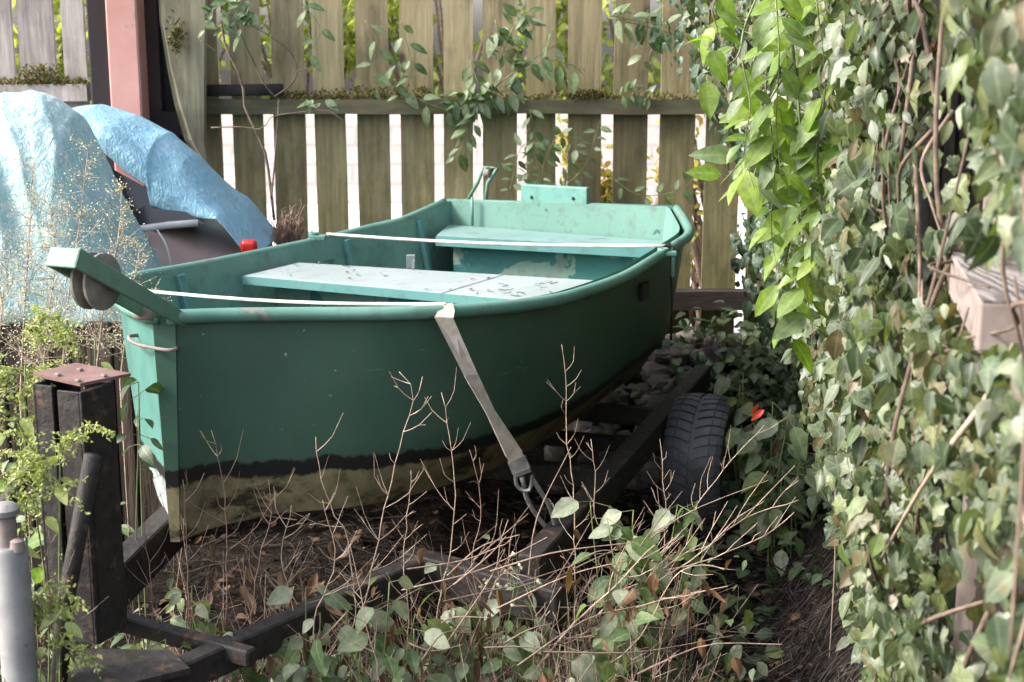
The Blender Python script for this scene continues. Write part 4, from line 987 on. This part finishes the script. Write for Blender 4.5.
# ---------------------------------------------------------------- creepers on the back fence
fv = []
YV = YF - .07
climber('fence_creeper', V((-.1, YV, 0)), [([(420, 100, YV), (450, 110, YV), (480, 100, YV), (510, 75, YV), (560, 42, YV)], .003, 22, .075, 'ovate', .8, 0, .4, -.6), ([(470, 60, YV), (480, 95, YV), (470, 130, YV), (455, 160, YV)], .003, 20, .07, 'ovate', .8, 0, .4, -.7), ([(440, 95, YV), (470, 100, YV), (500, 92, YV), (520, 90, YV)], .003, 24, .07, 'ovate', .8, 0, .4, -.5)],
        'leafy creeper clump over the fence rail in the middle', 'fencevine', 'greenstem')
climber('fence_creeper', V((.05, YV, 0)), [([(500, 60, YV), (512, 30, YV), (525, 12, YV), (535, 30, YV)], .003, 24, .065, 'ovate', .8, 0, .4, -.3), ([(495, 20, YV), (515, 70, YV), (550, 60, YV), (575, 68, YV), (585, 70, YV)], .0025, 12, .08, 'ovate', .8, 0, .4, -.6)],
        'creeper high on the fence above the transom plate', 'fencevine', 'greenstem')
climber('fence_creeper', V((-.4, YV, 0)), [([(365, 20, YV), (378, 45, YV), (372, 85, YV), (420, 75, YV)], .002, 9, .075, 'ovate', .8, 0, .4, -.4), ([(300, 0, YV), (320, 30, YV), (305, 60, YV)], .002, 5, .07), ([(400, 20, YV), (412, 70, YV), (395, 105, YV)], .002, 8, .07)],
        'sparse pale creeper sprigs on the fence left of the middle clump', 'fencevine', 'greenstem')
climber('fence_creeper', V((.2, YV, 0)), [([(540, 190, YV), (545, 160, YV), (560, 135, YV), (580, 150, YV)], .002, 22, .05, 'ovate', .8, 0, .4, -.3), ([(510, 190, YV), (520, 150, YV), (535, 140, YV)], .002, 14, .05), ([(560, 190, YV), (585, 165, YV), (600, 120, YV)], .002, 14, .05), ([(530, 110, YV), (535, 140, YV), (530, 175, YV)], .002, 12, .05)],
        'low sprawling creeper just above the transom plate', 'fencevine', 'greenstem')
climber('fence_creeper', V((.55, YV, 0)), [([(610, 15, YV), (630, 20, YV), (650, 22, YV), (675, 30, YV)], .0025, 12, .08, 'ovate', .8, 0, .4, -.5), ([(610, 18, YV), (640, 25, YV), (690, 38, YV), (745, 45, YV - .3)], .0025, 6, .08), ([(648, 10, YV), (645, 50, YV), (640, 65, YV)], .002, 7, .08), ([(620, 95, YV), (635, 92, YV), (650, 98, YV)], .002, 16, .045), ([(615, 180, YV), (640, 195, YV), (680, 190, YV), (700, 170, YV)], .002, 10, .06)],
        'creeper with hanging leaves on the fence right of the transom plate', 'fencevine', 'greenstem')
t = thing('bare_sapling', P(268, 215, 5.3), 'thin bare sapling with forked twigs in front of the fence', 'sapling'); mb = MB()
for q, r in (([(274, 222), (266, 160), (258, 130), (246, 108), (240, 80), (226, 45), (218, 0), (214, -30)], .010), ([(272, 200), (275, 150), (276, 97)], .007), ([(276, 97), (262, 80), (245, 40), (232, 10)], .006), ([(276, 97), (290, 85), (297, 72), (290, 55), (270, 40), (238, 14)], .005), ([(297, 72), (315, 66)], .004), ([(210, 125), (240, 129), (262, 127), (268, 115), (300, 110), (330, 113), (345, 121)], .0045), ([(200, 40), (222, 55), (240, 85)], .003)):
    mb.tube(resample([P(x, y, 5.32) + rv(.01) for x, y in q], 16), [r * .6, r * .35], 6)
mb.build('stems', M['bark'], t); mb = MB()
for i in range(46):
    px, py = (R.gauss(232, 16), R.gauss(10, 12)) if i < 38 else (R.uniform(300, 330), R.uniform(95, 108))
    s_ = R.uniform(.03, .065); mb.leaf(P(px, py, 5.3), V((R.uniform(-1, 1), -.3, R.uniform(-1, .2))), V((-.2, -.7, .7)) + rv(.4), s_, s_ * .55)
mb.build('leaves', M['fencevine'], t)
t = thing('dead_shrub', P(288, 240, 5.2), 'grey brown dead shrub behind the far gunwale by the fence', 'shrub'); mb = MB()
for i in range(260):
    c = P(288, 262, 5.2); e_ = P(R.gauss(288, 9), R.gauss(228, 8), 5.2 + R.gauss(0, .04)); mb.tube([c, c.lerp(e_, .5) + rv(.02), e_, e_ + rv(.02)], [.002, .0012], 3, False)
mb.build('twigs', M['redstalk'], t)

# ---------------------------------------------------------------- rubble under the stern, litter objects
mb = MB()
for i in range(150):
    px, py = R.uniform(590, 760), R.uniform(318, 400); Y = R.uniform(4.75, 5.45); p = P(px, py, Y); p.z = gz(p.x, p.y) + R.uniform(-.01, .06); mb.rock(p, R.uniform(.02, .06))
for i in range(30):
    p = V((R.uniform(.15, .9), R.uniform(4.5, 5.3), 0)); p.z = gz(p.x, p.y) + .03; mb.rock(p, R.uniform(.04, .085))
mb.build('rubble', M['rubble'], smooth=False, label='heap of broken stones at the fence foot under the stern', cat='rubble', kind='stuff')
pc = G(764, 634, .04); pt_ = thing('plant_pot', pc, 'black plastic pot half buried in the leaf litter', 'pot')
mb = MB(); mb.lathe(pc, V((-.2, -.7, .45)), [(.045, -.09), (.058, .0), (.062, .0), (.062, .012), (.055, .012), (.054, .0), (.04, -.085)], 24); mb.build('pot', M['black'], pt_, angle=40)

# ---------------------------------------------------------------- dry stalks
def stalk(pts, Y, label, mat='stalk', nb=14, bl=.085, t0=.35, r=.0019, sub=.45, withered=1, tilt=0, side_up=None, pods=True):
    path = [P(x, y, Y + (k * tilt)) for k, (x, y) in enumerate(pts)]
    b, c = path[0], path[1]
    g = gz(b.x, b.y)
    if b.z > g + .05:
        dirn = (b - c).normalized(); dirn = (dirn + V((0, 0, -1.2))).normalized(); path.insert(0, b + dirn * ((b.z - g) / max(.3, -dirn.z)))
    t = thing('dry_stalk', path[0], label, 'dry weed', 'dry seed stalks in front of the boat'); mb = MB()
    q = resample([p_ + rv(.012) * (0 < i_ < len(path) - 1) for i_, p_ in enumerate(path)], 30); q = [p_ + rv(.0022) for p_ in q]; mb.tube(q, [r * 1.3, r * .35], 5)
    nb = int(nb * 1.5)
    for i in range(nb):
        if R.random() < .12: continue
        t_ = min(.98, t0 + (1 - t0) * (i + R.uniform(-.6, 1.4)) / nb); k = min(28, int(t_ * 29)); p = q[k]; tg = (q[k + 1] - q[k]).normalized()
        a = R.uniform(-1.1, 1.1) + (0 if R.random() < .5 else math.pi); side = V((math.cos(a), math.sin(a) * .8, 0)); side = (side - tg * side.dot(tg)).normalized()
        if side_up: side = (V(side_up) + rv(.3)).normalized()
        L_ = bl * (1.15 - .6 * (t_ - t0) / (1 - t0)) * R.choice((.35, .6, .8, 1, 1.1, 1.4))
        tg = (tg + rv(.25)).normalized(); L_ *= 1.12; m_ = p + side * L_ * .42 + tg * L_ * .40 + rv(.003); e_ = p + side * L_ * .72 + tg * L_ * .92 + rv(.006)
        mb.tube([p, p.lerp(m_, .55) - tg * L_ * .03, m_, e_], [r * .46, r * .2], 4, False)
        if R.random() < sub:
            s2 = (side + rv(.8)).normalized(); mb.tube([m_, m_ + s2 * L_ * .3 + tg * L_ * .3], [r * .4, r * .25], 4, False)
    mb.build('stem', M[mat], t)
    if withered:
        mb = MB()
        for i in range(withered):
            k = R.randint(3, 16); p = q[k]; s_ = R.uniform(.03, .06); mb.leaf(p, V((R.uniform(-.4, .4), -.2, -1)), rv(1), s_, s_ * .4, R.uniform(-.4, .6), .7)
        mb.build('withered_leaves', M['withered'], t)
    return t
stalk([(345, 660), (362, 600), (388, 520), (403, 450), (412, 400), (398, 372)], 2.80, 'tallest dry stalk crossing the dark hull at left centre', nb=17, withered=3)
stalk([(430, 640), (446, 560), (452, 500), (448, 440), (442, 392)], 2.86, 'tall dry stalk beside the beige webbing strap', nb=17, withered=2)
stalk([(345, 560), (335, 510), (325, 470), (316, 437)], 2.80, 'short forked dry stalk left of the tallest stalk', nb=9, t0=.45, bl=.09)
stalk([(570, 500), (566, 440), (563, 390), (561, 345)], 3.05, 'slender dry stalk against the hull right of the strap', nb=15, bl=.06)
stalk([(228, 660), (222, 590), (228, 500), (212, 430)], 2.78, 'branching dry stalk below the boat bow', 'redstalk', nb=13, bl=.10, withered=2)
stalk([(150, 690), (152, 600), (146, 520), (150, 470)], 2.70, 'thin dry stalk between winch post and stem', 'redstalk', nb=12, bl=.08)
stalk([(320, 690), (318, 620), (330, 560), (322, 500)], 2.66, 'wispy dry stalk in front of the drawbar arm bend', nb=13, bl=.085, withered=3)
stalk([(380, 690), (372, 640), (358, 590), (350, 545)], 2.64, 'crooked dry stalk at the lower left centre', nb=12, bl=.09, withered=3)
stalk([(196, 640), (190, 560), (184, 480)], 2.80, 'low reddish dry stalk right under the stem', 'redstalk', nb=14, bl=.09)
stalk([(292, 630), (285, 560), (292, 505)], 2.75, 'thin dry stalk in front of the pale waterline left', nb=10, bl=.08)
stalk([(250, 640), (262, 560), (272, 520), (268, 480)], 2.82, 'twiggy dry stalk in front of the drawbar arm', 'redstalk', nb=14, bl=.09, withered=3)
stalk([(404, 620), (408, 560), (412, 470)], 2.84, 'small dry stalk behind the tallest stalk', nb=10, bl=.06)
stalk([(478, 620), (474, 560), (478, 510), (470, 450)], 2.9, 'bushy dry stalk left of the strap hook', 'redstalk', nb=14, bl=.08, withered=3)
stalk([(505, 650), (503, 600), (498, 560), (508, 520)], 2.9, 'short dry stalk below the strap hook', nb=8, bl=.09)
stalk([(610, 560), (600, 520), (592, 470), (590, 440)], 3.1, 'dry stalk with forked tip over the trailer rail', nb=10, bl=.07)
stalk([(655, 590), (662, 540), (664, 500), (660, 440)], 3.15, 'spiky dry stalk standing in front of the tyre', nb=18, bl=.075)
stalk([(640, 600), (690, 520), (735, 455), (765, 425)], 3.15, 'dry stalk slanting across the tyre to the right', nb=12, bl=.08)
stalk([(570, 665), (640, 590), (690, 558), (745, 525), (800, 500)], 2.95, 'long dry branch leaning far right over the soil', nb=9, bl=.10, t0=.3, side_up=(.1, 0, 1.0), r=.0026)
stalk([(580, 640), (640, 580), (700, 560), (760, 540), (795, 512)], 3.0, 'second long dry branch leaning right with upright twigs', nb=9, bl=.09, t0=.3, side_up=(.2, 0, 1.0), r=.0026)
stalk([(520, 690), (560, 640), (610, 590), (655, 545)], 2.85, 'pale thick dry branch lying over the lower weeds', nb=10, bl=.10, r=.0036)
stalk([(590, 690), (640, 640), (680, 572), (740, 570)], 2.8, 'drooping dry branch low over the bare soil', nb=8, bl=.08, t0=.3)
stalk([(540, 690), (545, 640), (530, 600), (510, 565)], 2.8, 'dry branch fork at the lower middle edge', nb=8, bl=.10)
stalk([(44, 690), (45, 620), (52, 570), (48, 530)], 2.42, 'reddish dry stalk between jockey tube and winch post', 'redstalk', nb=12, bl=.09)
# small tangle of fine dry stems everywhere in the undergrowth
mb = MB()
for i in range(300):
    px = R.uniform(170, 690); Y = R.uniform(2.85, 3.4); p = P(px, 600, Y); p.z = gz(p.x, p.y)
    if p.x < -.55 and R.random() < .5: continue
    h = R.uniform(.12, .46) ; e_ = p + V((R.gauss(0, .12), R.gauss(0, .06), h)); m_ = p.lerp(e_, .5) + rv(.03); mb.tube([p, m_, e_], [.0018, .0008], 3, False)
    for k in range(R.randint(0, 4)):
        q = m_.lerp(e_, R.random()); mb.tube([q, q + V((R.gauss(0, .04), R.gauss(0, .03), R.uniform(.01, .06)))], .0007, 3, False)
for i in range(900):
    px = R.uniform(130, 670); Y = R.uniform(2.55, 3.05); p = P(px, 640, Y); p.z = gz(p.x, p.y)
    h = R.uniform(.10, .42) * (.7 + .5 * smooth((px - 350) / 250)); e_ = p + V((R.gauss(.02, .10), R.gauss(0, .06), h)); q = resample([p, p.lerp(e_, .5) + rv(.025), e_], 7); mb.tube(q, [.0015, .0006], 3, False)
    for k in range(R.randint(3, 10)):
        o = q[R.randint(2, 6)]; d = V((R.gauss(0, .6), R.gauss(0, .4), R.uniform(.2, 1))).normalized() * R.uniform(.02, .07); mb.tube([o, o + d * .6 + rv(.003), o + d], [.0008, .0004], 3, False)
for i in range(48):
    px = R.uniform(400, 640); Y = R.uniform(2.6, 3.1); p = P(px, R.uniform(560, 690), Y); p.z = max(p.z, gz(p.x, p.y) + .01); a = R.gauss(.4, .5); L_ = R.uniform(.1, .4); d = V((math.cos(a), R.uniform(-.4, .4), math.sin(a) * .8)) * L_
    mb.tube(resample([p, p + d * .5 + rv(.03), p + d], 8), [.0022, .0008], 4, False)
mb.build('dry_undergrowth', M['drymix'], label='tangle of fine dry stems growing under and before the boat', cat='undergrowth', kind='stuff')

# ---------------------------------------------------------------- leafy weeds
def weed(px, py, Y, h, n, size, label, mat='weed', lean=(0, 0), wither=3, nst=2, flowers=0, kind='ovate', grp='leafy weeds growing in front of the trailer', flat=.6):
    top = P(px, py, Y); g = gz(top.x, top.y); base = V((top.x - lean[0] * .2, top.y, g))
    t = thing('leafy_weed', base, label, 'weed', grp); a_, b_, c_ = MB(), MB(), MB(); f_ = MB()
    for s_ in range(nst):
        e_ = top + V((R.uniform(-.07, .07) * (s_ > 0), R.uniform(-.05, .05), -R.uniform(0, .12) * (s_ > 0))); q = resample([base + rv(.02), base.lerp(e_, .5) + rv(.03), e_], 16); a_.tube(q, [.0028, .0014], 5)
        for i in range(n):
            k = 15 - int((i + R.random()) / n * 15 * min(1, h / max(.05, top.z - g))); k = max(1, min(15, k)); p = q[k]; a = R.uniform(0, 6.28); d = V((math.cos(a), math.sin(a) * .8 - .25, R.uniform(-.6, .3)))
            pe = p + d.normalized() * size * R.uniform(.3, .7); a_.tube([p, pe], .001, 3, False); z_ = size * R.uniform(.55, 1.15)
            b_.leaf(pe, d + V((0, 0, -.35)), V((R.uniform(-.5, .5), R.uniform(-.9, .1), flat)), z_, z_ * R.uniform(.55, .75), R.uniform(.1, .6), R.uniform(.05, .35), kind)
        for i in range(wither):
            p = q[R.randint(3, 13)]; z_ = R.uniform(.035, .07); c_.leaf(p + rv(.02), V((R.uniform(-.3, .3), -.2, -1)), rv(1), z_, z_ * .38, R.uniform(-.3, .5), .8)
    for i in range(flowers):
        p = top + V((R.gauss(0, .035), R.gauss(0, .03), R.uniform(-.02, .07))); a_.tube([top + rv(.01), p], .0007, 3, False)
        for k in range(5): f_.leaf(p + rv(.004), rv(1), rv(1), .008, .006)
    a_.build('stems', M['greenstem'], t); b_.build('leaves', M[mat], t)
    if wither: c_.build('withered_leaves', M['withered'], t)
    if flowers: f_.build('flowers', M['seed'], t)['kind'] = 'stuff'
weed(345, 605, 2.78, .25, 11, .075, 'leafy weed with pale and lime leaves at lower left centre', wither=4)
weed(258, 625, 2.72, .18, 5, .07, 'leafy weed with one lime leaf in front of the drawbar arm', wither=3)
weed(418, 650, 2.75, .2, 12, .075, 'grey green broad leaved weed at the bottom edge', wither=3)
weed(470, 610, 2.85, .3, 11, .07, 'broad weed with toothed green leaves below the waterline', wither=4)
weed(590, 500, 3.05, .10, 4, .065, 'weed with two round yellowing leaves beside the trailer rail', wither=2, nst=1)
weed(515, 590, 2.82, .25, 12, .06, 'weed with tiny white flowers right of bottom centre', flowers=12, wither=2)
weed(440, 560, 2.95, .3, 10, .06, 'dull green weed in the shade of the cross member', wither=3)
weed(634, 512, 3.0, .28, 13, .07, 'dense leafy weed in front of the tyre foot', wither=2, nst=3)
weed(676, 500, 3.1, .28, 13, .065, 'mixed green leafy weed at right of the tyre foot', wither=1, nst=3)
weed(620, 580, 2.92, .3, 12, .08, 'big leaved weed hanging over the bare soil edge', wither=2, nst=3)
weed(560, 640, 2.78, .25, 12, .07, 'leafy weed under the pale lying branch', wither=5)
weed(300, 665, 2.66, .12, 6, .06, 'small pale weed at the bottom left edge', wither=2)
weed(610, 660, 2.8, .2, 5, .06, 'withering weed with hanging brown leaves at bottom centre', wither=8)
weed(360, 660, 2.7, .2, 11, .07, 'round leaved weed beside a brown withered leaf bottom left', wither=4)
weed(222, 612, 2.68, .3, 11, .06, 'leafy weed half hiding the front bar of the drawbar', wither=4, nst=3)
weed(305, 590, 2.70, .28, 10, .055, 'small leaved weed crossing the middle of the drawbar arm', wither=5, nst=3)
weed(165, 640, 2.60, .25, 9, .05, 'low weed growing over the drawbar plate', wither=3, nst=3)
weed(390, 580, 2.72, .3, 10, .06, 'leafy weed before the bend where drawbar arm meets cross member', wither=5, nst=3)
weed(195, 580, 2.85, .16, 5, .05, 'small green weed under the boat stem', wither=1)
weed(775, 405, 3.95, .35, 12, .08, 'leafy weed with yellow edged leaves right of the tyre', wither=1, nst=4, grp='leafy weeds beside the tyre')
weed(800, 440, 3.9, .35, 10, .085, 'large drooping leaved weed between tyre and ivy', wither=0, nst=3, grp='leafy weeds beside the tyre')
weed(745, 375, 4.3, .3, 10, .07, 'green weed behind the tyre top', wither=0, nst=4, grp='leafy weeds beside the tyre')
mb = MB()
for i in range(2200):
    px = R.uniform(130, 760); Y = R.uniform(2.62, 3.25); q = P(px, 600, Y); g_ = gz(q.x, q.y); dens_ = noise.noise(V((q.x * 4, q.y * 4, 11)))
    if dens_ < -.05 or (px < 330 and R.random() < .45): continue
    z = g_ + abs(R.gauss(0, .16)) + .02; s_ = R.choice((.018, .025, .03, .04, .05))
    mb.leaf(V((q.x, q.y, min(z, .5))), V((R.uniform(-1, 1), R.uniform(-1, .2), R.uniform(-.8, .3))), V((R.uniform(-.6, .4), R.uniform(-.9, .1), .7)), s_, s_ * R.uniform(.5, .8), R.uniform(0, .6), R.uniform(.05, .4), R.choice(('ovate', 'heart', 'lance')))
mb.build('low_weeds', M['weed'], label='mass of low mixed green leaves in front of the trailer', cat='undergrowth', kind='stuff')
mb = MB()
for i in range(110):
    px = R.uniform(200, 740); Y = R.uniform(2.62, 3.2); q = P(px, R.uniform(540, 690), Y); q.z = max(q.z, gz(q.x, q.y) + .02); s_ = R.uniform(.02, .055)
    mb.leaf(q, V((R.uniform(-.6, .6), -.2, -1)), rv(1), s_, s_ * R.uniform(.3, .6), R.uniform(-.6, .8), R.uniform(.4, .9))
mb.build('withered_foliage', M['withered'], label='withered brown leaves hanging in the weeds before the trailer', cat='dead leaves', kind='stuff')
mb = MB()
for i in range(2600):
    Y = R.uniform(2.75, 4.0); x = R.uniform(-2.2, (112 - 512) / F * Y * 1.0 - .02); z = abs(R.gauss(0, .36))
    if z > .86 or (z > .62 and R.random() < .6) or noise.noise(V((x * 5, Y * 5, z * 5))) < -.12: continue
    s_ = R.uniform(.02, .05); mb.leaf(V((x, Y, z)), V((R.uniform(-1, 1), R.uniform(-1, .3), R.uniform(-.7, .4))), V((R.uniform(-.7, .3), R.uniform(-.6, .2), .8)), s_, s_ * R.uniform(.35, .7), R.uniform(0, .5), .2, R.choice(('ovate', 'lance')))
mb.build('weed_thicket', M['weed'], label='thicket of low green weeds left of the trailer under the pale tarp', cat='undergrowth', kind='stuff')
# low ivy cover between wheel and wall
mb = MB(); st_ = MB()
for i in range(1500):
    y = R.uniform(3.5, 5.4); x = wallx(y) - abs(R.gauss(0, .30)) + .05
    if x < .62 and y < 4.75: continue
    if y < 4.1 and R.random() < .8: continue
    z = gz(x, y) + R.uniform(.01, .14) + .12 * R.random() * smooth((y - 4) / 1); s_ = R.uniform(.03, .06)
    mb.leaf(V((x, y, z)), V((R.uniform(-1, 1), R.uniform(-1, .3), R.uniform(-.6, .2))), V((R.uniform(-.6, .3), R.uniform(-.8, .2), .9)), s_, s_ * .85, R.uniform(0, .4), .2, R.choice(('ivy', 'ovate')))
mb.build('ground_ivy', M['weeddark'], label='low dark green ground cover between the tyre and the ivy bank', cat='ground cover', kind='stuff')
mb = MB()
for i in range(70):
    a_ = G(R.uniform(700, 880), R.uniform(560, 680), .06); a_.z = gz(a_.x, a_.y) + .02; s_ = R.uniform(.03, .06)
    mb.leaf(a_, V((R.uniform(-1, 1), R.uniform(-1, .3), .1)), V((R.uniform(-.4, .3), -.4, .9)), s_, s_ * .7, .3, .2)
mb.build('soil_seedlings', M['weeddark'], label='scattered low green seedlings on the bare soil at right', cat='seedlings', kind='stuff')
t = thing('red_leaf', P(752, 416, 3.6), 'single bright red leaf right of the tyre', 'leaf'); mb = MB()
mb.leaf(P(764, 410, 3.6), V((-1, 0, -.7)), V((0, -.8, .6)), .045, .02, .5, .5); mb.leaf(P(758, 404, 3.6), V((-.6, 0, -1)), V((.3, -.8, .3)), .035, .012, .2, .3); mb.build('blade', M['redleaf'], t)
# bank of roots and straw on the slope at lower right
mb = MB()
for i in range(700):
    y = R.uniform(2.3, 4.2); z = R.uniform(.06, .62); x = ivysurf(y, z) - R.uniform(-.04, .05); p = V((x, y, max(z, gz(x, y)))); L_ = R.uniform(.06, .26)
    d = V((R.uniform(-.25, .1), R.uniform(-.3, .3), -1)).normalized() * L_ if R.random() < .7 else rv(1).normalized() * L_ * .6
    mb.tube([p + V((0, 0, L_ * .6)), p + V((0, 0, L_ * .6)) + d * .5 + rv(.012), p + V((0, 0, L_ * .6)) + d], R.uniform(.0008, .002), 3, False)
for i in range(1500):
    y = R.uniform(2.2, 4.4); x = wallx(y) + R.uniform(-.30, .12); a = R.uniform(0, 6.28); L_ = R.uniform(.03, .16); d = V((math.cos(a), math.sin(a), 0)) * L_
    p = V((x, y, gz(x, y) + R.uniform(.002, .02))); q = p + d; q.z = gz(q.x, q.y) + R.uniform(.002, .03); mb.tube([p, p.lerp(q, .5) + V((0, 0, R.uniform(0, .02))), q], R.uniform(.0008, .0022), 3, False)
mb.build('hanging_straw', M['litter'], label='dry straw and rootlets hanging down the bank under the ivy', cat='straw', kind='stuff')

# ---------------------------------------------------------------- pale spiky plants and seed heads at left
def spikes(px, py, Y, n, L_, label, base_py=None):
    c = P(px, py, Y); g = 0; t = thing('spiky_weed', V((c.x, c.y, g)), label, 'weed', 'pale green spiky weeds around the winch post'); a_, b_ = MB(), MB()
    a_.tube(resample([V((c.x - .05, c.y + .02, g)), V((c.x - .03, c.y, c.z * .5)), c], 10), [.004, .002], 5)
    for i in range(n):
        o = c - V((R.uniform(0, .12), 0, R.uniform(0, .12))); ang = R.uniform(-.5, 2.4); d = V((math.cos(ang), R.uniform(-.5, .3), math.sin(ang) * .7)).normalized() * L_ * R.uniform(.5, 1.1)
        q = resample([o, o + d * .55 + V((0, 0, .01)), o + d + V((0, 0, -.25 * L_))], 12); a_.tube(q, [.0016, .0008], 4)
        for k in range(1, 12):
            for m_ in range(6):
                if R.random() < .25: continue
                dd = V((R.uniform(-1, 1), R.uniform(-1, .3), R.uniform(-1.1, .4))); s_ = R.uniform(.007, .015)
                b_.leaf(q[k] + rv(.002), dd, rv(1), s_, s_ * .34, .1, .3, 'lance')
                if R.random() < .22:
                    dd = dd.normalized() * R.uniform(.03, .055)
                    for j in range(12): b_.leaf(q[k] + dd * (j / 11), rv(1), rv(1), .009, .005, .1, .2, 'lance')
    for i in range(5):
        a = R.uniform(0, 6.28); s_ = R.uniform(.03, .06); b_.leaf(c - V((R.uniform(-.02, .1), 0, R.uniform(.02, .15))), V((math.cos(a), math.sin(a), -.4)), V((0, -.5, 1)), s_, s_ * .5)
    a_.build('stems', M['greenstem'], t); b_.build('spikelets', M['spike'], t)['kind'] = 'stuff'
spikes(60, 445, 2.48, 9, .14, 'pale green spiky weed across the front of the winch post')
spikes(25, 365, 2.75, 9, .16, 'pale green spiky weed left of the rusty top plate')
spikes(95, 340, 3.0, 7, .12, 'pale green spiky weed between bow and pale tarp')
spikes(60, 585, 2.42, 7, .12, 'light green feathery weed at the foot of the winch post')
spikes(8, 480, 2.7, 8, .15, 'pale green spiky weed behind the jockey stand')
weed(20, 400, 2.8, .4, 9, .07, 'light green weed with pointed leaves at the left edge', 'bright', wither=0, grp='green weeds at the left edge')
weed(135, 385, 3.0, .2, 6, .05, 'dark leafy sprig touching the bow face', 'weeddark', wither=0, grp='green weeds at the left edge')
def seedhead(pts, Y, label, n=60, sp=.16):
    path = resample([P(x, y, Y) for x, y in pts], 20); b = path[0].copy(); b.z = 0
    t = thing('seedhead_weed', b, label, 'dry weed', 'dry seed head weeds in front of the pale tarpaulin'); a_, b_ = MB(), MB(); a_.tube([b] + path, [.0022, .0008], 4)
    for i in range(n):
        k = R.randint(3, 19); p = path[k]; d = V((R.uniform(-1, 1), R.uniform(-.6, .4), R.uniform(-.1, 1))).normalized() * sp * R.uniform(.2, 1) * (1.1 - .03 * k)
        m_ = p + d * .5 + rv(.01); e_ = p + d; a_.tube([p, m_, e_], [.0009, .0005], 3, False)
        for j in range(R.randint(5, 10)):
            c = m_.lerp(e_, R.uniform(-.4, 1.1)) + rv(.013); s_ = R.uniform(.003, .0065); b_.leaf(c, rv(1), rv(1), s_, s_ * .8, .1, .2, 'lance')
    a_.build('stems', M['stalk'], t); b_.build('seedheads', M['seed'], t)['kind'] = 'stuff'
seedhead([(20, 400), (25, 300), (30, 230), (32, 170)], 3.5, 'fine cream seed head weed at the left over the pale tarp', 90)
seedhead([(60, 400), (68, 300), (80, 220), (88, 150)], 3.6, 'tallest fine cream seed head weed before the pale tarp', 90)
seedhead([(95, 380), (105, 300), (118, 240), (122, 190)], 3.55, 'fine cream seed head weed behind the bow roller', 90)
seedhead([(-5, 420), (0, 330), (5, 280), (12, 240)], 3.3, 'low cream seed head weed at the left picture edge', 60)
seedhead([(40, 400), (48, 320), (55, 260), (50, 205)], 3.45, 'bushy cream seed head weed between the tallest one and the left edge', 130)
seedhead([(120, 380), (128, 320), (135, 275), (140, 245)], 3.7, 'short cream seed head weed at the right hem of the pale tarp', 80)
